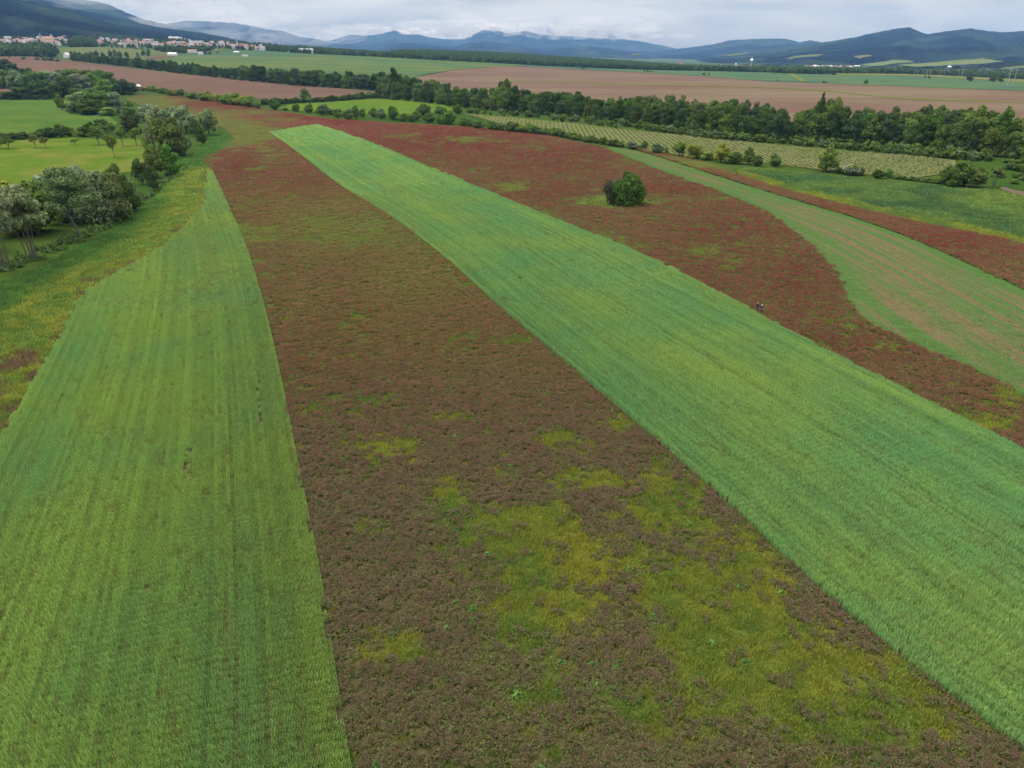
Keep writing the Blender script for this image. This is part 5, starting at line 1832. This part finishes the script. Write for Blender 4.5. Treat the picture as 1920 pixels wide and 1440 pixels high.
def house_meshes(w, l, h, rh, wall, roof, style):
    k = (w, l, h, rh, wall, roof, style)
    if k in _hc:
        return _hc[k]
    a, b = w / 2, l / 2
    if style == 'flat':
        V = [(-a, -b, -3), (a, -b, -3), (a, b, -3), (-a, b, -3), (-a, -b, h), (a, -b, h), (a, b, h), (-a, b, h)]
        Fs = [(0, 1, 5, 4), (1, 2, 6, 5), (2, 3, 7, 6), (3, 0, 4, 7), (4, 5, 6, 7)]
        wm = pyd('wall', V, Fs, M_W[wall])
        o = 0.3
        R = [(-a - o, -b - o, h + .01), (a + o, -b - o, h + .01), (a + o, b + o, h + .01), (-a - o, b + o, h + .01), (-a - o, -b - o, h + .5), (a + o, -b - o, h + .5), (a + o, b + o, h + .5), (-a - o, b + o, h + .5)]
        rm = pyd('roof', R, [(0, 1, 5, 4), (1, 2, 6, 5), (2, 3, 7, 6), (3, 0, 4, 7), (4, 5, 6, 7), (3, 2, 1, 0)], M_R[roof])
    else:
        V = [(-a, -b, -3), (a, -b, -3), (a, b, -3), (-a, b, -3), (-a, -b, h), (a, -b, h), (a, b, h), (-a, b, h), (-a, 0, h + rh - .25), (a, 0, h + rh - .25)]
        Fs = [(0, 1, 5, 4), (2, 3, 7, 6), (1, 2, 6, 9, 5), (3, 0, 4, 8, 7)]
        wm = pyd('wall', V, Fs, M_W[wall])
        o, t = 0.5, 0.25
        e = h - o * rh / b
        hip = 0.0 if style == 'gable' else b * 0.7
        R = []
        for dz in (0, t):
            R += [(-a - o, -b - o, e + dz), (a + o, -b - o, e + dz), (a + o, b + o, e + dz), (-a - o, b + o, e + dz), (-a - o + hip, 0, h + rh + dz), (a + o - hip, 0, h + rh + dz)]
        top = [(6, 7, 11, 10), (8, 9, 10, 11), (7, 8, 11), (9, 6, 10)] if hip else [(6, 7, 11, 10), (8, 9, 10, 11)]
        bot = [(1, 0, 4, 5), (3, 2, 5, 4)]
        rim = [(0, 1, 7, 6), (2, 3, 9, 8)] + ([(1, 2, 8, 7), (3, 0, 6, 9)] if hip else [(1, 2, 5), (8, 7, 11), (3, 0, 4), (6, 9, 10), (1, 5, 11, 7), (2, 8, 11, 5), (0, 6, 10, 4), (3, 4, 10, 9)][4:])
        rm = pyd('roof', R, top + bot + rim, M_R[roof])
    cm = pyd('chimney', [(sx * .4 + a * .4, sy * .4, z) for z in (h + rh * 0.5, h + rh + 1.0) for sx, sy in ((-1, -1), (1, -1), (1, 1), (-1, 1))], [(0, 1, 5, 4), (1, 2, 6, 5), (2, 3, 7, 6), (3, 0, 4, 7), (4, 5, 6, 7)], M_R['brown'])
    q = w * 0.12
    wv = [(x, z) for x in (-a * 0.5, a * 0.5)for z in [h * 0.55]]
    win = pyd('window', [(px + sx * 0.7, -0.06, sz * 0.8) for px in (0,) for sx, sz in ((-1, -1), (1, -1), (1, 1), (-1, 1))] + [(sx * 0.7, 0.04, sz * 0.8) for sx, sz in ((-1, -1), (1, -1), (1, 1), (-1, 1))],
              [(0, 1, 2, 3), (1, 0, 4, 5), (2, 1, 5, 6), (3, 2, 6, 7), (0, 3, 7, 4)], M_WIN)
    _hc[k] = (wm, rm, cm, win)
    return _hc[k]


def house(u, v, w, l, h, rh, wall, roof, label, group=None, style='gable', rot=None, name='house', cat='house', windows=0):
    p = G(u, v)
    e = bpy.data.objects.new(name, None)
    COL.objects.link(e)
    e.location = p
    e.rotation_euler = (0, 0, TR.uniform(-0.5, 0.5) + TR.choice([0, 0, 1.57]) if rot is None else rot)
    tag(e, label, cat, group)
    wm, rm, cm, win = house_meshes(w, l, h, rh, wall, roof, style)
    obj('wall', wm, None, e)
    ro = obj('roof', rm, None, e)
    if style != 'flat':
        obj('chimney', cm, None, ro)
    for k in range(windows):
        x = -w / 2 + (k + 0.5) * w / windows
        for zf in ([1.8, 4.8] if h > 5.5 else [1.6]):
            o = obj('window', win, None, e)
            o.location = (x, -l / 2, zf)
    return e


def place_town(n, ubox, vline, spread, lab, grp, seed, wallw, roofw, big=1.0):
    r = random.Random(seed)
    done, k = [], 0
    while len(done) < n and k < 3000:
        k += 1
        u = r.uniform(*ubox)
        (vb,) = along(vline, u)
        v = vb + r.uniform(-spread, spread)
        if any(abs(u - a) < 4.6 and abs(v - b) < 1.7 for a, b in done):
            continue
        done.append((u, v))
    done.sort(key=lambda q: q[1])
    for u, v in done:
        wl = r.choices(list(wallw), list(wallw.values()))[0]
        rf = r.choices(list(roofw), list(roofw.values()))[0]
        w = r.choice([10, 12, 15, 18]) * big
        l = r.choice([8, 9, 11]) * big
        h = r.choice([5.2, 7.2, 8.6])
        house(u, v, w, l, h, r.choice([2.4, 3.2]), wl, rf, '%s house with %s roof %s' % (wl, rf, lab), grp, 'gable' if r.random() < 0.7 else 'hip', windows=3)


WW = {'white': 8, 'cream': 3, 'beige': 1, 'pink': 1}
RW = {'red': 5, 'orange': 4, 'brown': 3, 'grey': 3}
place_town(46, (-30, 128), [(-30, 83), (60, 81), (128, 80)], 6.5, 'in the upper town under the wooded hill', 'upper town houses', 1, WW, RW)
place_town(32, (160, 292), [(160, 80), (230, 82), (292, 83)], 4.5, 'in the middle of the hillside town', 'middle town houses', 2, WW, RW)
place_town(36, (292, 412), [(292, 88), (350, 87), (412, 85)], 4.5, 'in the lower town above the pasture', 'lower town houses', 3, {'white': 6, 'cream': 3, 'grey': 2}, {'red': 3, 'orange': 4, 'grey': 4, 'brown': 2})
place_town(8, (318, 358), [(318, 74.5), (358, 77)], 1.6, 'in the cluster highest above the lower town', 'highest cluster of houses', 4, {'white': 6, 'cream': 2}, {'white': 4, 'orange': 3, 'grey': 2})
place_town(18, (415, 512), [(415, 85), (460, 91), (512, 94)], 3.2, 'in the village strip beside the steeple', 'village strip houses', 5, WW, RW)
for u, v, wl, rf in [(1097, 118, 'pink', 'red'), (1105, 119, 'beige', 'brown'), (1162, 122, 'cream', 'orange'), (1186, 123, 'white', 'white'), (1192, 123, 'white', 'grey'), (1199, 123.5, 'cream', 'orange'), (1244, 127, 'white', 'red'), (1250, 124, 'pink', 'red'), (1253, 127.5, 'cream', 'brown'), (1274, 125, 'white', 'red'),
                      (1282, 126, 'pink', 'red'), (1300, 128, 'white', 'orange'), (1324, 128, 'white', 'grey'), (1335, 128.5, 'cream', 'brown'), (1353, 125.5, 'white', 'grey'), (1438, 129, 'cream', 'red'), (1446, 130, 'pink', 'brown'), (1470, 129, 'white', 'red'), (1484, 130, 'cream', 'grey'), (1523, 132, 'white', 'white'), (1559, 134, 'white', 'white')]:
    house(u, v + 1.5, 13, 9, 5.6, 3.4, wl, rf, '%s house with %s roof among the trees of the water-tower village' % (wl, rf), 'water-tower village houses', windows=3)
for k in range(22):
    u = 1513 + k * 4.5 + TR.uniform(-1.5, 1.5)
    wl, rf = TR.choice(['white', 'cream', 'white']), TR.choice(['red', 'orange', 'red', 'white'])
    house(u, 127.5 + TR.uniform(-2.0, 1.2) + max(0, 12 - k) * 0.0, 13, 10, 5, 3, wl, rf, '%s house with %s roof in the distant village under the mountain' % (wl, rf), 'distant village houses')
for u, v, w, lb in [(1752, 140, 24, 'low white industrial shed beside the blue-legged tower'), (1768, 140.5, 30, 'long white industrial shed behind the far trees'), (1808, 141.5, 22, 'small white shed right of the tall poles'), (1820, 142, 40, 'longest white industrial shed behind the far trees'), (1832, 142.5, 26, 'white shed at the end of the longest shed'), (1895, 146, 40, 'white shed behind the lone joined trees'), (1882, 145, 14, 'small bright white shed near the joined trees')]:
    house(u, v, w, 14, 6, 2, 'white', 'white', lb, 'industrial sheds', rot=0.1, name='industrial_shed', cat='shed')
house(1850, 143.5, 14, 9, 6, 3.5, 'pink', 'red', 'red-roofed house among the industrial sheds', rot=0.2)
house(126, 108.5, 10, 8, 5.5, 4.0, 'white', 'white', 'lone white gabled house beside the groves below the town', rot=1.35, windows=2)
house(324, 105, 18, 10, 4, 3, 'white', 'white', 'white barn by the narrow brown patch', rot=0.1, name='barn', cat='barn')
house(361, 99, 20, 9, 4, 3, 'white', 'orange', 'long low cottage at the lower edge of the town', rot=0.1)
house(377, 103.5, 10, 8, 4, 3, 'white', 'grey', 'little white hut among bushes on the far crop field', rot=0.1, name='hut', cat='hut')
house(460, 107, 12, 7, 3, 1.5, 'white', 'grey', 'small pump hut in the far green crop field', rot=0.0, name='hut', cat='hut')
house(444, 100, 12, 7, 3, 1.5, 'white', 'white', 'tiny white shelter in the far green crop field', rot=0.0, name='hut', cat='hut')
house(575, 100.5, 34, 24, 9, 3, 'white', 'grey', 'large white warehouse at the top of the far crop field', rot=0.15, name='warehouse', cat='warehouse')
house(563, 100, 12, 12, 5, 1, 'white', 'grey', 'small annex beside the large white warehouse', rot=0.15, style='flat', name='annex', cat='shed')
house(554, 99.2, 18, 10, 4, 1, 'white', 'blue', 'blue-roofed shed next to the large white warehouse', rot=0.15, style='flat', name='shed', cat='shed')
house(545, 98.6, 14, 8, 4, 1, 'white', 'blue', 'farther blue-roofed shed near the large white warehouse', rot=0.15, style='flat', name='shed', cat='shed')
for u, v, w, lb in [(751, 106, 20, 'pale farm building below the forest block'), (758, 106.5, 26, 'long white farm shed below the forest block'), (645, 99.5, 16, 'white house end of the tree line'), (653, 100, 14, 'cream house in the tree line above the crop')]:
    house(u, v, w, 10, 5, 3, 'white', 'grey', lb, rot=0.1)
# apartment blocks
for u, v, w, h, lb in [(372, 87, 34, 12, 'white flat-roofed apartment block at the end of the town'), (366, 85, 30, 13, 'white flat-roofed block behind the town-end apartment block'), (327, 86, 30, 12, 'long pale apartment block in the lower town'), (242, 88.5, 34, 13, 'long cream apartment block in the middle town'), (249, 89, 26, 12, 'cream block joined to the long apartment block'), (278, 85.5, 30, 8, 'low white school building in the middle town'), (413, 88.5, 26, 9, 'white block between the town and the village strip'), (1346, 127, 34, 9, 'cream flat-roofed school in the water-tower village'), (1311, 126.5, 30, 9, 'long pale cream hall in the water-tower village'), (1549, 127.5, 40, 10, 'white flat block in the distant village')]:
    house(u, v, w, 12, h, 0, 'cream' if 'cream' in lb else 'white', 'grey' if 'school' not in lb else 'white', lb, style='flat', rot=0.12, name='apartment_block', cat='building', windows=7)


def box_v(x0, x1, y0, y1, z0, z1):
    return [(x0, y0, z0), (x1, y0, z0), (x1, y1, z0), (x0, y1, z0), (x0, y0, z1), (x1, y0, z1), (x1, y1, z1), (x0, y1, z1)], [(0, 1, 5, 4), (1, 2, 6, 5), (2, 3, 7, 6), (3, 0, 4, 7), (4, 5, 6, 7), (3, 2, 1, 0)]


def lathe(name, prof, mat, n=16):
    V, Q = [], []
    for r, z in prof:
        V += [(r * math.cos(2 * math.pi * k / n), r * math.sin(2 * math.pi * k / n), z) for k in range(n)]
    for i in range(len(prof) - 1):
        for k in range(n):
            a, b = i * n + k, i * n + (k + 1) % n
            Q.append((a, b, b + n, a + n))
    me = pyd(name, V, Q, mat)
    smooth_shade(me)
    return me


def church(u, v, wall, roofc, spirec, th, sh, label, nave=(22, 11, 8), sq=2.6, onion=False):
    e = house(u, v, nave[0], nave[1], nave[2], 6, wall, roofc, label, rot=0.25, name='church', cat='church')
    vv, ff = box_v(-nave[0] / 2 - 2 * sq + 0.2, -nave[0] / 2 + 0.2, -sq, sq, -3, th)
    t = obj('tower', pyd('tower', vv, ff, M_W[wall]), None, e)
    pr = [(sq * 1.35, th), (sq * 1.5, th + 0.4), (sq * 0.9, th + sh * 0.35), (0.05, th + sh)] if not onion else [(sq * 1.2, th), (sq * 1.6, th + sh * 0.25), (sq * 1.1, th + sh * 0.5), (sq * 0.4, th + sh * 0.62), (0.08, th + sh)]
    s = obj('spire', lathe('spire', pr, M_R[spirec], 8 if not onion else 14), None, t)
    s.location = (-nave[0] / 2 - sq + 0.2, 0, 0)


church(92, 82, 'cream', 'orange', 'grey', 16, 12, 'cream church with a thin grey spire in the upper town', (30, 14, 12))
church(104, 79, 'white', 'grey', 'grey', 16, 6, 'white tower chapel beside the cream church', (10, 8, 6), 2.8)
church(453, 91, 'white', 'red', 'grey', 15, 16, 'white church with a pointed black steeple in the village strip', (16, 10, 7), 2.4)
church(1386, 129, 'white', 'red', 'white', 14, 9, 'white onion-domed church with a long red roof', (28, 10, 7), 2.8, True)
church(1278, 124, 'white', 'red', 'red', 12, 10, 'little white church with a red spire in the water-tower village', (14, 9, 6), 2.2)

# water towers
M_STEEL = mat_plain('painted_steel_white', (0.78, 0.78, 0.80), 0.45, 0.04)
M_SHAFT = mat_plain('tower_shaft', (0.48, 0.45, 0.42), 0.8, 0.1)
M_BLUE = mat_plain('blue_shaft', (0.12, 0.24, 0.45), 0.6, 0.1)


def water_tower(u, v, H, R, shaft_mat, ball, label, r0):
    e = bpy.data.objects.new('water_tower', None)
    COL.objects.link(e)
    p = G(u, v)
    e.location = p
    tag(e, label, 'water tower')
    obj('shaft', lathe('shaft', [(r0 * 1.5, -4), (r0 * 1.1, 3), (r0, H - 2 * R), (r0 * 1.3, H - 1.9 * R)], shaft_mat, 12), None, e)
    pr = [(R * math.sin(math.pi * (0.10 + 0.90 * i / 12)), H - R - (R * (1 if ball else 0.55)) * math.cos(math.pi * (0.10 + 0.90 * i / 12))) for i in range(13)]
    t = obj('tank', lathe('tank', pr, M_STEEL, 18), None, e)
    obj('antenna', lathe('antenna', [(0.35, H - 0.3), (0.25, H + 5), (0.05, H + 8)], M_SHAFT, 6), None, t)


water_tower(1407, 132.5, 33, 4.6, M_SHAFT, True, 'white ball-shaped water tower on a slim stem above the village', 1.6)
water_tower(1776, 143, 24, 4.2, M_BLUE, False, 'low white-topped tower on a blue stem behind the far trees', 1.0)

# hunting hide on posts beside the wood
p = G(262, 174)
e = bpy.data.objects.new('lookout_hut', None)
COL.objects.link(e)
e.location = p
tag(e, 'raised lookout hut with a pale roof between wood and hedge', 'hut')
M_WOOD = mat_plain('weathered_board', (0.16, 0.13, 0.10), 0.9, 0.3, 1.0)
vv, ff = box_v(-1.7, 1.7, -1.7, 1.7, 3.2, 6.2)
obj('cabin', pyd('cabin', vv, ff, M_WOOD), None, e)
obj('roof', lathe('roof', [(2.9, 6.21), (2.8, 6.7), (1.6, 7.8), (0.05, 8.2)], M_STEEL, 10), None, e)
for sx in (-1.5, 1.5):
    for sy in (-1.5, 1.5):
        obj('leg', tubes_mesh('leg', [([(sx * 1.25, sy * 1.25, -0.3), (sx, sy, 3.2)], [0.14, 0.12], 6)]), M_WOOD, e)

# portal pylons of the power line
M_POLE = mat_plain('galvanised_pole', (0.30, 0.31, 0.33), 0.6, 0.06)
for k, (u, v, hpx) in enumerate([(1704, 140, 7), (1717, 141, 8), (1740, 142, 10), (1766, 143.5, 11), (1799, 145, 13.5), (1841, 146, 18), (1893, 163, 30)]):
    p = G(u, v)
    m = px2m(p)
    H = hpx * m * 1.05
    sp = (3.2 if k < 5 else 4.6 if k == 5 else 5.5) * m
    e = bpy.data.objects.new('power_pylon', None)
    COL.objects.link(e)
    e.location = p
    tag(e, 'pale twin-pole power pylon in the line crossing the far fields', 'pylon', 'twin-pole pylons of the power line')
    for sx in (-1, 1):
        obj('pole', tubes_mesh('pole', [([(sx * sp, 0, -1), (sx * sp * 0.92, 0, H)], [0.40, 0.28], 6)]), M_POLE, e)
    obj('crossarm', tubes_mesh('crossarm', [([(-sp * 1.7, 0, H * 0.93), (sp * 1.7, 0, H * 0.93)], [0.18, 0.18], 5)]), M_POLE, e)

# ------------------------------------------------------------------ the two walkers
M_SKIN = mat_plain('skin', (0.55, 0.36, 0.27), 0.6, 0.05)
M_NAVY = mat_plain('dark_jacket', (0.018, 0.022, 0.032), 0.85, 0.15, 8)
M_JEANS = mat_plain('dark_jeans', (0.028, 0.034, 0.065), 0.85, 0.15, 8)
M_BLACK = mat_plain('black_trousers', (0.014, 0.014, 0.017), 0.85, 0.15, 8)
M_HAIRD = mat_plain('dark_hair', (0.03, 0.02, 0.015), 0.7, 0.1, 8)
M_HAIRL = mat_plain('fair_hair', (0.55, 0.44, 0.30), 0.7, 0.1, 8)
M_PALE = mat_plain('pale_band', (0.6, 0.6, 0.62), 0.7, 0.05)


def person(u, v, H, rotz, jacket, trousers, hairm, label, stride, long_hair):
    p = G(u, v)
    e = bpy.data.objects.new('person', None)
    COL.objects.link(e)
    e.location = (p[0], p[1], 0.02)
    e.rotation_euler = (0, 0, rotz)
    e.scale = (H / 1.76,) * 3
    tag(e, label, 'person')
    s = stride
    # pelvis root, facing -y
    J = {'pel': (0, 0, 0.95, .135), 'bel': (0, -.01, 1.10, .135), 'che': (0, 0, 1.30, .155), 'nek': (0, .01, 1.47, .06), 'hd0': (0, 0, 1.56, .075), 'hd1': (0, -.01, 1.67, .092), 'hd2': (0, 0, 1.73, .06)}
    E = [('pel', 'bel'), ('bel', 'che'), ('che', 'nek'), ('nek', 'hd0'), ('hd0', 'hd1'), ('hd1', 'hd2'), ]
    for sd, nm in ((-1, 'l'), (1, 'r')):
        st = s * sd
        J.update({nm + 'hip': (sd * .10, 0, .88, .095), nm + 'kne': (sd * .105, -st * .55 - .03, .50, .066), nm + 'ank': (sd * .11, -st, .09, .046), nm + 'toe': (sd * .12, -st - .17, .035, .036),
                  nm + 'sho': (sd * .19, .01, 1.40, .072), nm + 'elb': (sd * .25, .03 + st * .35, 1.13, .052), nm + 'wri': (sd * .26, -.06 + st * .5, .90, .037), nm + 'han': (sd * .26, -.08 + st * .5, .81, .036)})
        E += [('pel', nm + 'hip'), (nm + 'hip', nm + 'kne'), (nm + 'kne', nm + 'ank'), (nm + 'ank', nm + 'toe'), ('che', nm + 'sho'), (nm + 'sho', nm + 'elb'), (nm + 'elb', nm + 'wri'), (nm + 'wri', nm + 'han')]
    names = list(J)
    me = bpy.data.meshes.new('body')
    me.from_pydata([J[n][:3] for n in names], [(names.index(a), names.index(b)) for a, b in E], [])
    me.update()
    tmp = bpy.data.objects.new('body_tmp', me)
    COL.objects.link(tmp)
    tmp.modifiers.new('skin', 'SKIN')
    for i, n in enumerate(names):
        sv = me.skin_vertices[0].data[i]
        sv.radius = (J[n][3], J[n][3] * (0.75 if n in ('che', 'bel') else 1.0))
        sv.use_root = n == 'pel'
    ss = tmp.modifiers.new('sub', 'SUBSURF')
    ss.levels = ss.render_levels = 2
    bpy.context.view_layer.update()
    dg = bpy.context.evaluated_depsgraph_get()
    body = bpy.data.meshes.new_from_object(tmp.evaluated_get(dg))
    bpy.data.objects.remove(tmp)
    body.materials.clear()
    for m in (M_SKIN, jacket, trousers, M_BLACK):
        body.materials.append(m)
    for f in body.polygons:
        z, x = f.center.z, abs(f.center.x)
        f.material_index = 3 if z < 0.10 else 0 if z > 1.475 or (x > .21 and z < .885) else 2 if z < .92 and x < .2 else 1
    smooth_shade(body)
    obj('body', body, None, e)
    v, f = crown_np([(0, .015, 1.685, .085, .10, .082)], 10, 0.01, 1)
    hv, hq = [], []
    n = 12
    lo = -0.45 if long_hair else 0.05
    for i in range(6):
        t = lo + (math.pi / 2 - lo) * i / 5
        for k in range(n):
            a = 2 * math.pi * k / n
            yy = math.sin(a) * 0.108 * math.cos(t)
            hv.append((math.cos(a) * 0.098 * math.cos(t), yy + 0.018 + (0.02 if long_hair else 0), 1.685 + 0.100 * math.sin(t) + (0.035 if yy < -0.04 and i < 2 else 0)))
    for i in range(5):
        for k in range(n):
            a, b = i * n + k, i * n + (k + 1) % n
            hq.append((a, b, b + n, a + n))
    hm = pyd('hair', hv, hq, hairm)
    smooth_shade(hm)
    obj('hair', hm, None, e)
    return e


pa = G(1418, 589)
pb = G(1425.5, 592)
face = math.atan2(-pa[0], -pa[1])
person(1418.5, 585.5, 1.90, 0.25, M_NAVY, M_JEANS, M_HAIRD, 'taller person in dark jacket and dark jeans walking along the crop edge', 0.14, False)
w2 = person(1426.5, 588.5, 1.72, 0.1, M_NAVY, M_BLACK, M_HAIRL, 'shorter fair-haired person in black with a pale waist band walking along the crop edge', 0.10, True)
bd = lathe('waist_band', [(0.150, 0.97), (0.154, 0.995), (0.150, 1.02)], M_PALE, 16)
b_ = obj('waist_band', bd, None, w2)
b_.scale = (1.05, 0.95, 1)

# ------------------------------------------------------------------ low cloud on the peaks, and the air
def cloud_bank(u, v, w, h, D, label, seed, dens):
    p = ray_at(u, v, D)
    m = px2m(p)
    r = random.Random(seed)
    import bmesh
    bm = bmesh.new()
    for i in range(9):
        q = r.uniform(0.5, 1.0)
        mt = Matrix.Translation((r.uniform(-0.5, 0.5) * w * m, r.uniform(-200, 200), r.uniform(-0.25, 0.45) * h * m)) @ Matrix.Diagonal((w * m * 0.24 * q, 260 * q, h * m * 0.36 * q, 1))
        bmesh.ops.create_icosphere(bm, subdivisions=2, radius=1.0, matrix=mt)
    me = bpy.data.meshes.new('mist_bank')
    bm.to_mesh(me)
    bm.free()
    o = obj('mist_bank', me, M_CLOUD)
    o.location = p
    tag(o, label, 'mist', 'mist on the mountains', 'stuff')  # banks on the peaks are low cloud; those before the grey mountain are mist


M_CLOUD, t = new_mat('mist_bank')
geo = N(t, 'ShaderNodeNewGeometry')
tn = N(t, 'ShaderNodeTexNoise')
tn.inputs['Scale'].default_value = 0.0042
tn.inputs['Detail'].default_value = 5
t.links.new(geo.outputs['Position'], tn.inputs['Vector'])
dn = math_node(t, 'MULTIPLY', math_node(t, 'SUBTRACT', tn.outputs['Fac'], 0.43, True), 0.026)
pv = N(t, 'ShaderNodeVolumePrincipled')
pv.inputs['Color'].default_value = (0.88, 0.89, 0.92, 1)
t.links.new(dn, pv.inputs['Density'])
out = N(t, 'ShaderNodeOutputMaterial')
t.links.new(pv.outputs[0], out.inputs['Volume'])

hv, hf = box_v(-17500, 17500, -3000, 19500, -180, 900)
M_HAZE, t = new_mat('haze')
pv = N(t, 'ShaderNodeVolumePrincipled')
pv.inputs['Color'].default_value = (0.24, 0.49, 1.0, 1)
pv.inputs['Absorption Color'].default_value = (1, 1, 1, 1)
pv.inputs['Density'].default_value = 4.0e-5
pv.inputs['Anisotropy'].default_value = 0.0
out = N(t, 'ShaderNodeOutputMaterial')
t.links.new(pv.outputs[0], out.inputs['Volume'])
hz = obj('haze', pyd('haze', hv, hf, M_HAZE))
tag(hz, 'thin bluish moist air over the whole valley', 'haze', kind='stuff')
for k, (u, v, w, h, D, dn_) in enumerate([(958, 62, 70, 26, 14600, 1), (1012, 66, 44, 30, 14500, 1), (1062, 68, 60, 24, 14500, 1), (1120, 68, 70, 18, 14500, 1), (700, 60, 60, 12, 14600, 1), (785, 60, 60, 10, 14800, 1), (860, 66, 50, 16, 14600, 1), (1190, 70, 80, 16, 14500, 1), (915, 52, 60, 12, 14600, 1)]):
    cloud_bank(u, v, w, h, D, 'ragged white cloud caught on the blue mountain peaks', 700 + k, dn_)
# a broad veil of cloud resting on the peaks
M_VEIL, t = new_mat('cloud_veil')
pv = N(t, 'ShaderNodeVolumePrincipled')
pv.inputs['Color'].default_value = (0.88, 0.89, 0.92, 1)
pv.inputs['Density'].default_value = 0.0006
out = N(t, 'ShaderNodeOutputMaterial')
t.links.new(pv.outputs[0], out.inputs['Volume'])
M_CLOUD = M_VEIL
for k, (u, v, w, h) in enumerate([(960, 50, 300, 34), (1080, 56, 320, 36), (800, 50, 260, 24), (1180, 62, 200, 24), (680, 54, 120, 18), (1010, 60, 130, 26)]):
    cloud_bank(u, v, w, h, 14300, 'broad grey cloud veil lying over the blue mountain tops', 800 + k, 1)
for k, (u, v, w, h, D) in enumerate([(400, 58, 300, 50, 8200), (520, 70, 260, 44, 8300), (330, 40, 260, 50, 8400), (250, 16, 260, 44, 7000), (110, 2, 260, 34, 4300)]):
    cloud_bank(u, v, w, h, D, 'pale rain mist hanging before the grey mountain beside the town hill', 820 + k, 1)
